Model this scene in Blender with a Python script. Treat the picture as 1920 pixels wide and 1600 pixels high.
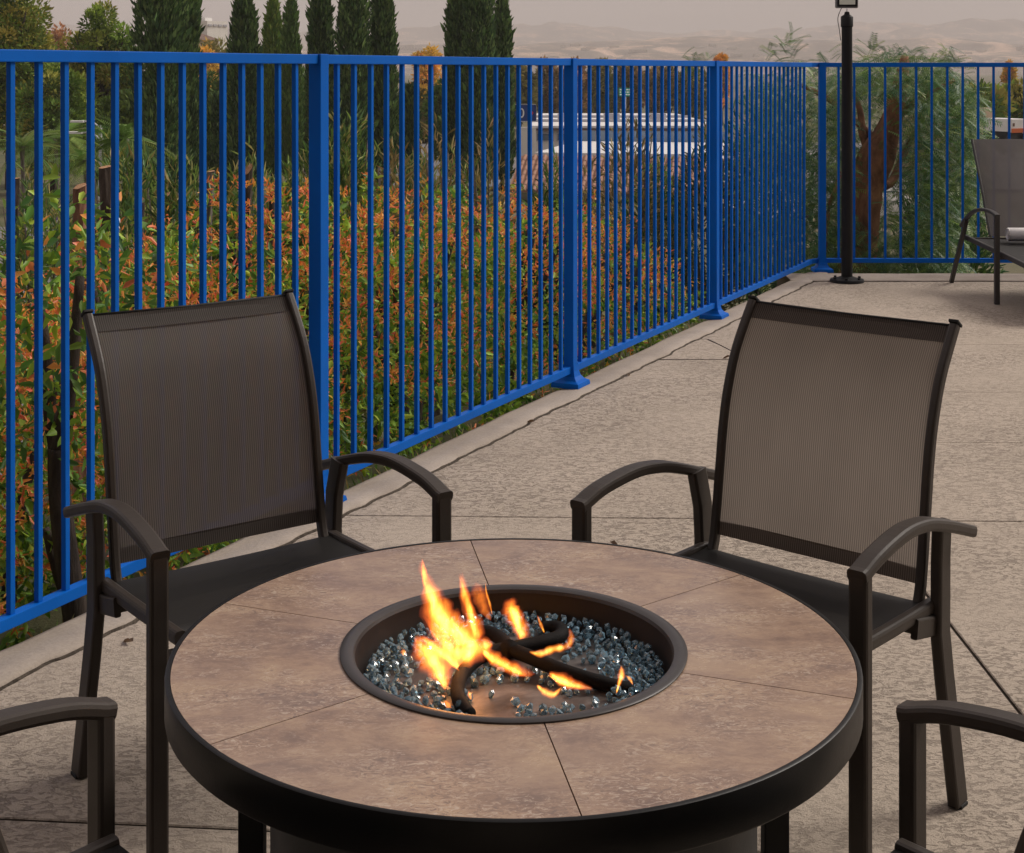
import bpy, bmesh, math, random
import numpy as np
from mathutils import Vector, Matrix

R = math.radians
sc = bpy.context.scene
for o in list(bpy.data.objects):
    bpy.data.objects.remove(o)
C = sc.collection

# ---------------------------------------------------------------- camera
F_PX, EYE, HOR = 2738.0, 1.67, 131.0        # focal length and horizon in photo pixels (1920 wide), eye height
cam_d = bpy.data.cameras.new('camera')
cam = bpy.data.objects.new('camera', cam_d); C.objects.link(cam)
cam.location = (0, 0, EYE)
cam.rotation_euler = (R(90), 0, 0)
cam_d.sensor_width = 36; cam_d.lens = F_PX / 1920 * 36
cam_d.shift_y = -(800 - HOR) / 1920
cam_d.clip_start = 0.05; cam_d.clip_end = 20000
sc.camera = cam

# ---------------------------------------------------------------- world, sun, exposure
SUN_EL, SUN_AZ = R(40), R(64)      # azimuth from +Y towards +X
w = bpy.data.worlds.new('World'); sc.world = w; w.use_nodes = True
nt = w.node_tree; nt.nodes.clear()
sky = nt.nodes.new('ShaderNodeTexSky'); sky.sky_type = 'NISHITA'; sky.sun_disc = False
sky.sun_elevation = SUN_EL; sky.sun_rotation = SUN_AZ
sky.air_density = 1.5; sky.dust_density = 4.0
bg1 = nt.nodes.new('ShaderNodeBackground'); bg1.inputs[1].default_value = 0.05
bg2 = nt.nodes.new('ShaderNodeBackground'); bg2.inputs[0].default_value = (0.405, 0.348, 0.333, 1); bg2.inputs[1].default_value = 1.0
tcw = nt.nodes.new('ShaderNodeTexCoord'); mpw = nt.nodes.new('ShaderNodeMapping'); mpw.inputs['Scale'].default_value = (2.0, 2.0, 9.0); nt.links.new(tcw.outputs['Generated'], mpw.inputs[0])
cn = nt.nodes.new('ShaderNodeTexNoise'); cn.inputs['Scale'].default_value = 1.6; cn.inputs['Detail'].default_value = 6; nt.links.new(mpw.outputs[0], cn.inputs['Vector'])
cr = nt.nodes.new('ShaderNodeValToRGB'); cr.color_ramp.elements[0].position = 0.3; cr.color_ramp.elements[1].position = 0.7
cr.color_ramp.elements[0].color = (0.360, 0.312, 0.305, 1); cr.color_ramp.elements[1].color = (0.450, 0.384, 0.361, 1)
nt.links.new(cn.outputs[0], cr.inputs[0]); nt.links.new(cr.outputs[0], bg2.inputs[0])
mx = nt.nodes.new('ShaderNodeMixShader'); mx.inputs[0].default_value = 0.85   # a closed, dusty overcast over the clear sky
wo = nt.nodes.new('ShaderNodeOutputWorld')
nt.links.new(sky.outputs[0], bg1.inputs[0]); nt.links.new(bg1.outputs[0], mx.inputs[1])
nt.links.new(bg2.outputs[0], mx.inputs[2]); nt.links.new(mx.outputs[0], wo.inputs[0])
sun_d = bpy.data.lights.new('sun', 'SUN'); sun_d.energy = 2.1; sun_d.angle = R(24); sun_d.color = (1.0, 0.93, 0.85)
sun = bpy.data.objects.new('sun', sun_d); C.objects.link(sun)
sdir = Vector((math.cos(SUN_EL) * math.sin(SUN_AZ), math.cos(SUN_EL) * math.cos(SUN_AZ), math.sin(SUN_EL)))
sun.rotation_euler = sdir.to_track_quat('Z', 'Y').to_euler()
vs = sc.view_settings
vs.view_transform = 'Standard'; vs.look = 'None'; vs.exposure = 0.50; vs.gamma = 1.0; vs.use_curve_mapping = False
sc.cycles.use_denoising = True
sc.cycles.max_bounces = 6; sc.cycles.diffuse_bounces = 3; sc.cycles.glossy_bounces = 3; sc.cycles.transmission_bounces = 6; sc.cycles.transparent_max_bounces = 40; sc.cycles.volume_bounces = 1
sc.cycles.caustics_reflective = False; sc.cycles.caustics_refractive = False

rng = np.random.default_rng(7); random.seed(7)

def P(px, py, Y):
    """photo pixel at distance Y (m) -> world point"""
    return Vector(((px - 960) * Y / F_PX, Y, EYE - (py - HOR) * Y / F_PX))
def G(px, py, z=0.0):
    """photo pixel on the level z -> world point"""
    Y = F_PX * (EYE - z) / (py - HOR)
    return Vector(((px - 960) * Y / F_PX, Y, z))

# ---------------------------------------------------------------- materials
def new_mat(name):
    m = bpy.data.materials.new(name); m.use_nodes = True
    n = m.node_tree.nodes; b = n['Principled BSDF']
    return m, m.node_tree, b
def N(t, kind, **kw):
    n = t.nodes.new(kind)
    for k, v in kw.items():
        if k.startswith('i_'):
            n.inputs[int(k[2:]) if k[2:].isdigit() else k[2:].replace('_', ' ')].default_value = v
        else: setattr(n, k, v)
    return n
def ramp(t, stops, interp='LINEAR'):
    r = t.nodes.new('ShaderNodeValToRGB'); r.color_ramp.interpolation = interp
    e = r.color_ramp.elements
    while len(e) < len(stops): e.new(0.5)
    for el, (p, c) in zip(e, stops):
        el.position = p; el.color = (*c, 1) if len(c) == 3 else c
    return r
def noise(t, vec, scale, detail=4, rough=0.55, dist=0.0):
    n = N(t, 'ShaderNodeTexNoise'); n.inputs['Scale'].default_value = scale; n.inputs['Detail'].default_value = detail
    n.inputs['Roughness'].default_value = rough; n.inputs['Distortion'].default_value = dist
    if vec is not None: t.links.new(vec, n.inputs['Vector'])
    return n
def mapping(t, src, scale=(1, 1, 1), rot=(0, 0, 0)):
    m = N(t, 'ShaderNodeMapping'); m.inputs['Scale'].default_value = scale; m.inputs['Rotation'].default_value = rot
    t.links.new(src, m.inputs['Vector']); return m.outputs[0]
def bump(t, b, h, strength, dist):
    n = N(t, 'ShaderNodeBump'); n.inputs['Strength'].default_value = strength; n.inputs['Distance'].default_value = dist
    t.links.new(h, n.inputs['Height']); t.links.new(n.outputs[0], b.inputs['Normal']); return n
def mixc(t, fac, a, b_):
    n = N(t, 'ShaderNodeMix', data_type='RGBA')
    for sock, v in ((n.inputs[0], fac), (n.inputs[6], a), (n.inputs[7], b_)):
        if isinstance(v, (int, float)): sock.default_value = v
        elif isinstance(v, tuple): sock.default_value = (*v, 1)
        else: t.links.new(v, sock)
    return n.outputs[2]

def paint(name, col, rough=0.45, var=0.12, scale=9.0, bump_s=0.05, metallic=0.0, spec=0.5):
    m, t, b = new_mat(name)
    tc = N(t, 'ShaderNodeTexCoord')
    n1 = noise(t, tc.outputs['Object'], scale, 5, 0.6)
    r = ramp(t, [(0.3, tuple(c * (1 - var) for c in col)), (0.7, tuple(min(1, c * (1 + var)) for c in col))])
    t.links.new(n1.outputs[0], r.inputs[0]); t.links.new(r.outputs[0], b.inputs['Base Color'])
    n2 = noise(t, tc.outputs['Object'], 260, 2)
    bump(t, b, n2.outputs[0], bump_s, 0.002)
    r2 = ramp(t, [(0.3, (rough * 0.85,) * 3), (0.7, (min(1, rough * 1.15),) * 3)])
    t.links.new(n1.outputs[0], r2.inputs[0]); t.links.new(r2.outputs[0], b.inputs['Roughness'])
    b.inputs['Metallic'].default_value = metallic; b.inputs['Specular IOR Level'].default_value = spec
    return m

M = {}
M['blue'] = paint('blue_powder_coat', (0.0, 0.115, 0.52), 0.5, 0.10, 3, 0.10, 0.0, 0.12)
M['frame'] = paint('bronze_frame', (0.044, 0.035, 0.029), 0.45, 0.08, 14, 0.12, 0.0, 0.35)
M['lounge_frame'] = paint('dark_frame', (0.036, 0.032, 0.030), 0.42, 0.08, 14, 0.12)
M['black'] = paint('black_metal', (0.009, 0.009, 0.010), 0.5, 0.15, 8, 0.1, 0.0, 0.25)
M['rim'] = paint('table_rim_black', (0.005, 0.0053, 0.006), 0.42, 0.2, 8, 0.1, 0.0, 0.30)
M['drum'] = paint('cabinet_grey', (0.020, 0.021, 0.021), 0.6, 0.15, 8, 0.2)
M['bowl'] = paint('bowl_bronze_shaded', (0.024, 0.018, 0.016), 0.5, 0.15, 10, 0.06, 0.0, 0.3)  # bowl bronze darkened to paint in the shade inside the bowl
M['flange'] = paint('flange_bronze_skylit', (0.040, 0.036, 0.036), 0.38, 0.12, 10, 0.06)  # the same bronze, lightened to paint in sky reflection on the rim
M['pipe'] = paint('sooty_pipe', (0.006, 0.005, 0.005), 0.75, 0.3, 30, 0.3, 0.0, 0.15)
M['white'] = paint('white_paint', (0.75, 0.74, 0.72), 0.6, 0.06, 1.5, 0.05)
M['grey_housing'] = paint('grey_housing', (0.17, 0.17, 0.175), 0.5, 0.08, 10, 0.05)
M['lens'] = paint('lamp_lens', (0.70, 0.74, 0.66), 0.2, 0.03, 10, 0.0)
M['ledplate'] = paint('led_plate', (0.55, 0.50, 0.40), 0.3, 0.05, 10, 0.0)
M['galv'] = paint('galvanised', (0.55, 0.56, 0.57), 0.45, 0.08, 5, 0.05)
M['towel'] = paint('towel', (0.80, 0.78, 0.76), 0.95, 0.05, 40, 0.5)
M['rubber'] = paint('rubber', (0.012, 0.012, 0.012), 0.8, 0.2, 20, 0.1)
M['sign_blue'] = paint('sign_blue', (0.006, 0.035, 0.19), 0.5, 0.05, 2)
M['sign_white'] = paint('sign_white', (0.8, 0.8, 0.8), 0.5, 0.03, 2)
M['sign_red'] = paint('sign_red', (0.62, 0.02, 0.03), 0.5, 0.05, 2)
M['sign_green'] = paint('sign_green', (0.01, 0.30, 0.20), 0.5, 0.05, 2)
M['sign_purple'] = paint('sign_purple', (0.17, 0.10, 0.28), 0.6, 0.1, 2)
M['stucco'] = paint('white_stucco', (0.72, 0.69, 0.64), 0.8, 0.06, 0.8, 0.1)
M['tan'] = paint('tan_stucco', (0.55, 0.42, 0.29), 0.8, 0.08, 0.6, 0.1)
M['shade_wall'] = paint('shade_wall_brown', (0.13, 0.105, 0.085), 0.85, 0.1, 0.8, 0.1)  # dark tone keeps the added wall from bouncing light forward
M['roofdark'] = paint('brown_roof', (0.16, 0.10, 0.075), 0.8, 0.15, 1.0, 0.1)
M['winglass'] = paint('window_glass', (0.10, 0.14, 0.19), 0.15, 0.1, 1.0, 0.0)
M['bluepanel'] = paint('blue_grey_panel', (0.20, 0.27, 0.37), 0.5, 0.08, 1.0, 0.0)
M['greypanel'] = paint('pale_grey_panel', (0.42, 0.41, 0.44), 0.6, 0.08, 0.5, 0.0)
M['orange'] = paint('truck_orange', (0.55, 0.12, 0.03), 0.5, 0.05, 2)
M['terracotta'] = paint('terracotta', (0.40, 0.225, 0.155), 0.85, 0.25, 1.3, 0.2)
M['town'] = paint('town_walls', (0.62, 0.56, 0.50), 0.8, 0.1, 0.01)

def mat_concrete():
    m, t, b = new_mat('stamped_concrete')
    tc = N(t, 'ShaderNodeTexCoord'); ob = tc.outputs['Object']
    big = noise(t, ob, 1.3, 7, 0.68)
    base = ramp(t, [(0.30, (0.43, 0.358, 0.284)), (0.72, (0.56, 0.47, 0.38))])
    t.links.new(big.outputs[0], base.inputs[0])
    st = mapping(t, ob, (30, 52, 40), (0, 0, 0.12))            # slate-skin flecks lie lengthwise
    fl = noise(t, st, 1.0, 6, 0.66, 1.3)
    fr = ramp(t, [(0.50, (0, 0, 0)), (0.58, (1, 1, 1))]); t.links.new(fl.outputs[0], fr.inputs[0])
    zone = noise(t, ob, 1.1, 2, 0.5); zr = ramp(t, [(0.36, (0.35,) * 3), (0.60, (1,) * 3)]); t.links.new(zone.outputs[0], zr.inputs[0])
    mul = N(t, 'ShaderNodeMath', operation='MULTIPLY'); t.links.new(fr.outputs[0], mul.inputs[0]); t.links.new(zr.outputs[0], mul.inputs[1])
    mul2 = N(t, 'ShaderNodeMath', operation='MULTIPLY'); t.links.new(mul.outputs[0], mul2.inputs[0]); mul2.inputs[1].default_value = 0.72
    c1 = mixc(t, mul2.outputs[0], base.outputs[0], (0.19, 0.150, 0.118))
    fine = noise(t, ob, 160, 4, 0.7); fine_r = ramp(t, [(0.35, (0.86,) * 3), (0.65, (1.06,) * 3)]); t.links.new(fine.outputs[0], fine_r.inputs[0])
    mm = N(t, 'ShaderNodeMix', data_type='RGBA', blend_type='MULTIPLY'); mm.inputs[0].default_value = 1
    t.links.new(c1, mm.inputs[6]); t.links.new(fine_r.outputs[0], mm.inputs[7])
    spots = noise(t, ob, 5.0, 3, 0.5); sr = ramp(t, [(0.68, (0, 0, 0)), (0.80, (1, 1, 1))]); t.links.new(spots.outputs[0], sr.inputs[0])
    mu3 = N(t, 'ShaderNodeMath', operation='MULTIPLY'); t.links.new(sr.outputs[0], mu3.inputs[0]); mu3.inputs[1].default_value = 0.35
    c2 = mixc(t, mu3.outputs[0], mm.outputs[2], (0.19, 0.15, 0.12))
    t.links.new(c2, b.inputs['Base Color'])
    add = N(t, 'ShaderNodeMath', operation='MULTIPLY_ADD'); t.links.new(mul.outputs[0], add.inputs[0]); add.inputs[1].default_value = -0.8
    t.links.new(fine.outputs[0], add.inputs[2])
    bump(t, b, add.outputs[0], 0.7, 0.006)
    b.inputs['Roughness'].default_value = 0.72; b.inputs['Specular IOR Level'].default_value = 0.35
    return m
M['concrete'] = mat_concrete()

def mat_kerb():
    m, t, b = new_mat('kerb_concrete')
    tc = N(t, 'ShaderNodeTexCoord'); ob = tc.outputs['Object']
    n1 = noise(t, ob, 2.2, 6, 0.62)
    r = ramp(t, [(0.3, (0.30, 0.25, 0.205)), (0.55, (0.40, 0.34, 0.285)), (0.75, (0.46, 0.392, 0.33))]); t.links.new(n1.outputs[0], r.inputs[0])
    n2 = noise(t, ob, 90, 5, 0.7); r2 = ramp(t, [(0.3, (0.82,) * 3), (0.7, (1.08,) * 3)]); t.links.new(n2.outputs[0], r2.inputs[0])
    mm = N(t, 'ShaderNodeMix', data_type='RGBA', blend_type='MULTIPLY'); mm.inputs[0].default_value = 1
    t.links.new(r.outputs[0], mm.inputs[6]); t.links.new(r2.outputs[0], mm.inputs[7]); t.links.new(mm.outputs[2], b.inputs['Base Color'])
    bump(t, b, n2.outputs[0], 0.4, 0.004); b.inputs['Roughness'].default_value = 0.85
    return m
M['kerb'] = mat_kerb()

def mat_tile():
    m, t, b = new_mat('travertine_tile')
    tc = N(t, 'ShaderNodeTexCoord'); ob = tc.outputs['Object']
    info = N(t, 'ShaderNodeObjectInfo')
    off = N(t, 'ShaderNodeVectorMath', operation='MULTIPLY_ADD')
    comb = N(t, 'ShaderNodeCombineXYZ'); t.links.new(info.outputs['Random'], comb.inputs[0]); t.links.new(info.outputs['Random'], comb.inputs[2])
    t.links.new(comb.outputs[0], off.inputs[0]); off.inputs[1].default_value = (9, 9, 9); t.links.new(ob, off.inputs[2])
    v = mapping(t, off.outputs[0], (4.2, 6.5, 5))
    n1 = noise(t, v, 1.5, 12, 0.72, 0.25)
    r = ramp(t, [(0.35, (0.205, 0.130, 0.098)), (0.45, (0.300, 0.195, 0.138)), (0.54, (0.375, 0.252, 0.172)), (0.64, (0.455, 0.320, 0.212))]); t.links.new(n1.outputs[0], r.inputs[0])
    n2 = noise(t, v, 0.55, 4, 0.5); r2 = ramp(t, [(0.40, (0, 0, 0)), (0.66, (1, 1, 1))]); t.links.new(n2.outputs[0], r2.inputs[0])
    c = mixc(t, r2.outputs[0], r.outputs[0], (0.335, 0.250, 0.210))
    mixv = N(t, 'ShaderNodeMix', data_type='RGBA'); mixv.inputs[0].default_value = 0.30
    t.links.new(r.outputs[0], mixv.inputs[6]); t.links.new(c, mixv.inputs[7])
    v3 = mapping(t, off.outputs[0], (50, 88, 50)); n3 = noise(t, v3, 1.0, 10, 0.78, 1.4)
    r3 = ramp(t, [(0.52, (0, 0, 0)), (0.60, (1, 1, 1))]); t.links.new(n3.outputs[0], r3.inputs[0])
    n4 = noise(t, v, 1.3, 3, 0.5); r4 = ramp(t, [(0.40, (0.12,) * 3), (0.60, (0.85,) * 3)]); t.links.new(n4.outputs[0], r4.inputs[0])
    mu = N(t, 'ShaderNodeMath', operation='MULTIPLY'); t.links.new(r3.outputs[0], mu.inputs[0]); t.links.new(r4.outputs[0], mu.inputs[1])
    c2 = mixc(t, mu.outputs[0], mixv.outputs[2], (0.52, 0.42, 0.335))
    r5 = ramp(t, [(0.40, (0.9,) * 3), (0.48, (0, 0, 0))]); t.links.new(n3.outputs[0], r5.inputs[0])
    mu2 = N(t, 'ShaderNodeMath', operation='MULTIPLY'); t.links.new(r5.outputs[0], mu2.inputs[0]); t.links.new(r4.outputs[0], mu2.inputs[1])
    c3 = mixc(t, mu2.outputs[0], c2, (0.175, 0.130, 0.115))
    t.links.new(c3, b.inputs['Base Color'])
    bump(t, b, n3.outputs[0], 0.12, 0.002)
    rr = ramp(t, [(0.3, (0.17,) * 3), (0.7, (0.30,) * 3)]); t.links.new(n1.outputs[0], rr.inputs[0]); t.links.new(rr.outputs[0], b.inputs['Roughness'])
    return m
M['tile'] = mat_tile()

def mat_sling(name, col, open_=0.36, pitch=0.0056, glow=0.0):
    """ribbed open-weave mesh cloth: threads and real holes, in metres of cloth (UV)"""
    m, t, b = new_mat(name)
    uv = N(t, 'ShaderNodeUVMap'); sep = N(t, 'ShaderNodeSeparateXYZ'); t.links.new(uv.outputs[0], sep.inputs[0])
    def wave(out, p):
        a = N(t, 'ShaderNodeMath', operation='MULTIPLY'); t.links.new(out, a.inputs[0]); a.inputs[1].default_value = 2 * math.pi / p
        s = N(t, 'ShaderNodeMath', operation='SINE'); t.links.new(a.outputs[0], s.inputs[0])
        h = N(t, 'ShaderNodeMath', operation='MULTIPLY_ADD'); t.links.new(s.outputs[0], h.inputs[0]); h.inputs[1].default_value = 0.5; h.inputs[2].default_value = 0.5
        return h.outputs[0]
    wu = wave(sep.outputs[0], pitch); wv = wave(sep.outputs[1], pitch * 0.55)
    nz = noise(t, mapping(t, uv.outputs[0], (9, 3, 1)), 1.0, 4, 0.6)
    r = ramp(t, [(0.3, tuple(c * 0.93 for c in col)), (0.7, tuple(c * 1.07 for c in col))]); t.links.new(nz.outputs[0], r.inputs[0])
    rib = ramp(t, [(0.0, (0.55,) * 3), (1.0, (1.40,) * 3)]); t.links.new(wu, rib.inputs[0])
    mm = N(t, 'ShaderNodeMix', data_type='RGBA', blend_type='MULTIPLY'); mm.inputs[0].default_value = 1
    t.links.new(r.outputs[0], mm.inputs[6]); t.links.new(rib.outputs[0], mm.inputs[7]); t.links.new(mm.outputs[2], b.inputs['Base Color'])
    b.inputs['Roughness'].default_value = 0.6; b.inputs['Specular IOR Level'].default_value = 0.4
    bump(t, b, wu, 0.15, 0.0006)
    # hole factor: between ribs, crossed by weft threads
    inv = N(t, 'ShaderNodeMath', operation='SUBTRACT'); inv.inputs[0].default_value = 1; t.links.new(wu, inv.inputs[1])
    pr = N(t, 'ShaderNodeMath', operation='MULTIPLY'); t.links.new(inv.outputs[0], pr.inputs[0]); t.links.new(wv, pr.inputs[1])
    fac = N(t, 'ShaderNodeMath', operation='MULTIPLY', use_clamp=True); t.links.new(pr.outputs[0], fac.inputs[0]); fac.inputs[1].default_value = open_ * 4
    tr = N(t, 'ShaderNodeBsdfTransparent'); ms = N(t, 'ShaderNodeMixShader')
    tl = N(t, 'ShaderNodeBsdfTranslucent'); mt_ = N(t, 'ShaderNodeMixShader'); mt_.inputs[0].default_value = glow
    br = N(t, 'ShaderNodeMix', data_type='RGBA', blend_type='MULTIPLY'); br.inputs[0].default_value = 1; br.inputs[7].default_value = (2.6, 2.6, 2.6, 1); t.links.new(mm.outputs[2], br.inputs[6])
    t.links.new(br.outputs[2], tl.inputs[0]); t.links.new(b.outputs[0], mt_.inputs[1]); t.links.new(tl.outputs[0], mt_.inputs[2])
    t.links.new(fac.outputs[0], ms.inputs[0]); t.links.new(mt_.outputs[0], ms.inputs[1]); t.links.new(tr.outputs[0], ms.inputs[2])
    t.links.new(ms.outputs[0], t.nodes['Material Output'].inputs[0])
    return m
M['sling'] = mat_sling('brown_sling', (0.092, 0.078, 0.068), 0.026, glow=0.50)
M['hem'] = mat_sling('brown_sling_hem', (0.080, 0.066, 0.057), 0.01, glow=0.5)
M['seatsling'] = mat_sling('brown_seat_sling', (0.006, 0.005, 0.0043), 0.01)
M['greysling'] = mat_sling('grey_sling', (0.125, 0.112, 0.108), 0.06)

def mat_leaf(name, rough=0.5, trans=0.25, spec=0.3):
    m, t, b = new_mat(name)
    a = N(t, 'ShaderNodeVertexColor', layer_name='Col')
    t.links.new(a.outputs[0], b.inputs['Base Color']); b.inputs['Roughness'].default_value = rough
    b.inputs['Specular IOR Level'].default_value = spec
    tl = N(t, 'ShaderNodeBsdfTranslucent'); t.links.new(a.outputs[0], tl.inputs[0])
    ms = N(t, 'ShaderNodeMixShader'); ms.inputs[0].default_value = trans
    t.links.new(b.outputs[0], ms.inputs[1]); t.links.new(tl.outputs[0], ms.inputs[2]); t.links.new(ms.outputs[0], t.nodes['Material Output'].inputs[0])
    return m
M['leaf'] = mat_leaf('leaf', 0.42, 0.28); M['needle'] = mat_leaf('needle', 0.8, 0.15, 0.12)

def mat_bark(name, c0, c1, c2, sc_=(7, 7, 2.2)):
    m, t, b = new_mat(name)
    tc = N(t, 'ShaderNodeTexCoord'); v = mapping(t, tc.outputs['Object'], sc_)
    n1 = noise(t, v, 1.6, 8, 0.7, 0.4); r = ramp(t, [(0.33, c0), (0.5, c1), (0.68, c2)]); t.links.new(n1.outputs[0], r.inputs[0])
    t.links.new(r.outputs[0], b.inputs['Base Color']); bump(t, b, n1.outputs[0], 0.9, 0.03); b.inputs['Roughness'].default_value = 0.9
    return m
M['bark'] = mat_bark('bark', (0.022, 0.015, 0.011), (0.06, 0.042, 0.032), (0.11, 0.082, 0.064))
M['redbark'] = mat_bark('red_bark', (0.07, 0.034, 0.022), (0.26, 0.125, 0.072), (0.48, 0.25, 0.135), (3.0, 3.0, 1.4))
M['greybark'] = mat_bark('grey_bark', (0.08, 0.065, 0.055), (0.17, 0.145, 0.125), (0.26, 0.225, 0.20))
M['soil_shade'] = mat_bark('soil_joint_shade', (0.06, 0.046, 0.036), (0.10, 0.078, 0.060), (0.15, 0.118, 0.092), (9, 9, 9))  # dirt colour, dark enough to paint shade into the joints
M['cutwood'] = mat_bark('cut_wood', (0.36, 0.17, 0.08), (0.50, 0.27, 0.14), (0.60, 0.38, 0.23), (20, 20, 20))

def mat_ground():
    m, t, b = new_mat('hillside_ground')
    tc = N(t, 'ShaderNodeTexCoord'); ob = tc.outputs['Object']
    n1 = noise(t, ob, 0.35, 8, 0.65); r = ramp(t, [(0.3, (0.05, 0.065, 0.022)), (0.5, (0.085, 0.09, 0.035)), (0.7, (0.14, 0.12, 0.06))]); t.links.new(n1.outputs[0], r.inputs[0])
    n2 = noise(t, ob, 0.012, 6, 0.6); r2 = ramp(t, [(0.42, (0, 0, 0)), (0.62, (0.8,) * 3)]); t.links.new(n2.outputs[0], r2.inputs[0])
    c = mixc(t, r2.outputs[0], r.outputs[0], (0.20, 0.15, 0.10))
    t.links.new(c, b.inputs['Base Color']); n3 = noise(t, ob, 14, 6, 0.7); bump(t, b, n3.outputs[0], 0.8, 0.05); b.inputs['Roughness'].default_value = 0.95
    return m
M['ground'] = mat_ground()
def mat_asphalt():
    m, t, b = new_mat('asphalt')
    tc = N(t, 'ShaderNodeTexCoord'); n1 = noise(t, tc.outputs['Object'], 0.8, 8, 0.65)
    r = ramp(t, [(0.3, (0.13, 0.125, 0.125)), (0.7, (0.20, 0.19, 0.19))]); t.links.new(n1.outputs[0], r.inputs[0]); t.links.new(r.outputs[0], b.inputs['Base Color'])
    b.inputs['Roughness'].default_value = 0.85; return m
M['asphalt'] = mat_asphalt()
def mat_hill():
    m, t, b = new_mat('sunpatched_dry_hills')
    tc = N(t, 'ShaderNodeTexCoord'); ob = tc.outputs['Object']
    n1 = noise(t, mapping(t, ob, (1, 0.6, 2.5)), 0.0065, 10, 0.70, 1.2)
    r = ramp(t, [(0.44, (0.17, 0.135, 0.115)), (0.53, (0.24, 0.19, 0.15)), (0.58, (0.52, 0.37, 0.28)), (0.70, (0.66, 0.47, 0.35))]); t.links.new(n1.outputs[0], r.inputs[0])  # peach stops paint sunlit patches into the scrub colour
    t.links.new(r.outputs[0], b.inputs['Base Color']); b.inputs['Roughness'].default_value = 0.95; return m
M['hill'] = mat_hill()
def mat_plate():
    m, t, b = new_mat('sooty_steel_plate')
    tc = N(t, 'ShaderNodeTexCoord'); ob = tc.outputs['Object']
    n1 = noise(t, ob, 9, 6, 0.65, 0.5); r = ramp(t, [(0.36, (0.045, 0.035, 0.030)), (0.52, (0.12, 0.10, 0.09)), (0.68, (0.235, 0.21, 0.195))]); t.links.new(n1.outputs[0], r.inputs[0])
    t.links.new(r.outputs[0], b.inputs['Base Color']); b.inputs['Metallic'].default_value = 0.35; b.inputs['Roughness'].default_value = 0.42
    bump(t, b, n1.outputs[0], 0.2, 0.003); return m
M['plate'] = mat_plate()
def mat_glass(name, col):
    m, t, b = new_mat(name)
    info = N(t, 'ShaderNodeObjectInfo'); r = ramp(t, [(0.0, tuple(c * 0.75 for c in col)), (1.0, tuple(min(1, c * 1.12) for c in col))])
    t.links.new(info.outputs['Random'], r.inputs[0]); t.links.new(r.outputs[0], b.inputs['Base Color'])
    b.inputs['Transmission Weight'].default_value = 0.72; b.inputs['Roughness'].default_value = 0.04; b.inputs['IOR'].default_value = 1.5
    b.inputs['Specular IOR Level'].default_value = 0.7
    return m
M['glass'] = mat_glass('blue_fire_glass', (0.42, 0.68, 0.86))

# ---------------------------------------------------------------- mesh helpers
def link(name, me, mat=None, parent=None):
    o = bpy.data.objects.new(name, me); C.objects.link(o)
    if mat is not None and me is not None: me.materials.append(M[mat] if isinstance(mat, str) else mat)
    if parent is not None: o.parent = parent
    return o
def mesh(name, v, f, mat=None, parent=None, smooth=False):
    me = bpy.data.meshes.new(name); me.from_pydata([tuple(p) for p in v], [], [tuple(q) for q in f]); me.update()
    if smooth: me.polygons.foreach_set('use_smooth', [True] * len(me.polygons))
    return link(name, me, mat, parent)
def from_bm(name, bm, mat, parent=None, smooth=False):
    bmesh.ops.recalc_face_normals(bm, faces=bm.faces)
    me = bpy.data.meshes.new(name); bm.to_mesh(me); bm.free()
    if smooth: me.polygons.foreach_set('use_smooth', [True] * len(me.polygons))
    return link(name, me, mat, parent)
def empty(name, loc=(0, 0, 0), rz=0):
    o = bpy.data.objects.new(name, None); C.objects.link(o); o.location = loc; o.rotation_euler = (0, 0, rz); o.empty_display_size = 0.1
    return o
def tag(o, label=None, cat=None, group=None, kind=None):
    if label: o['label'] = label
    if cat: o['category'] = cat
    if group: o['group'] = group
    if kind: o['kind'] = kind
    return o
def copy_tree(o, parent=None):
    c = o.copy(); C.objects.link(c); c.parent = parent
    for ch in list(o.children):
        copy_tree(ch, c)
    return c
def add_box(bm, c, s, bev=0.0, rot=None):
    m = Matrix.Translation(c)
    if rot is not None: m = m @ rot
    r = bmesh.ops.create_cube(bm, size=1, matrix=m @ Matrix.Diagonal((*s, 1)))
    if bev > 0:
        es = list({e for v in r['verts'] for e in v.link_edges})
        bmesh.ops.bevel(bm, geom=es, offset=bev, segments=2, profile=0.6, affect='EDGES')
def box(name, c, s, mat, parent=None, bev=0.0, rot=None):
    bm = bmesh.new(); add_box(bm, c, s, bev, rot); return from_bm(name, bm, mat, parent)
def sect(w_, h_, ch):
    a, b_ = w_ / 2, h_ / 2
    k = ch * 0.3
    return [(a, -b_ + ch), (a, b_ - ch), (a - k, b_ - k), (a - ch, b_), (-a + ch, b_), (-a + k, b_ - k), (-a, b_ - ch), (-a, -b_ + ch), (-a + k, -b_ + k), (-a + ch, -b_), (a - ch, -b_), (a - k, -b_ + k)]
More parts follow.
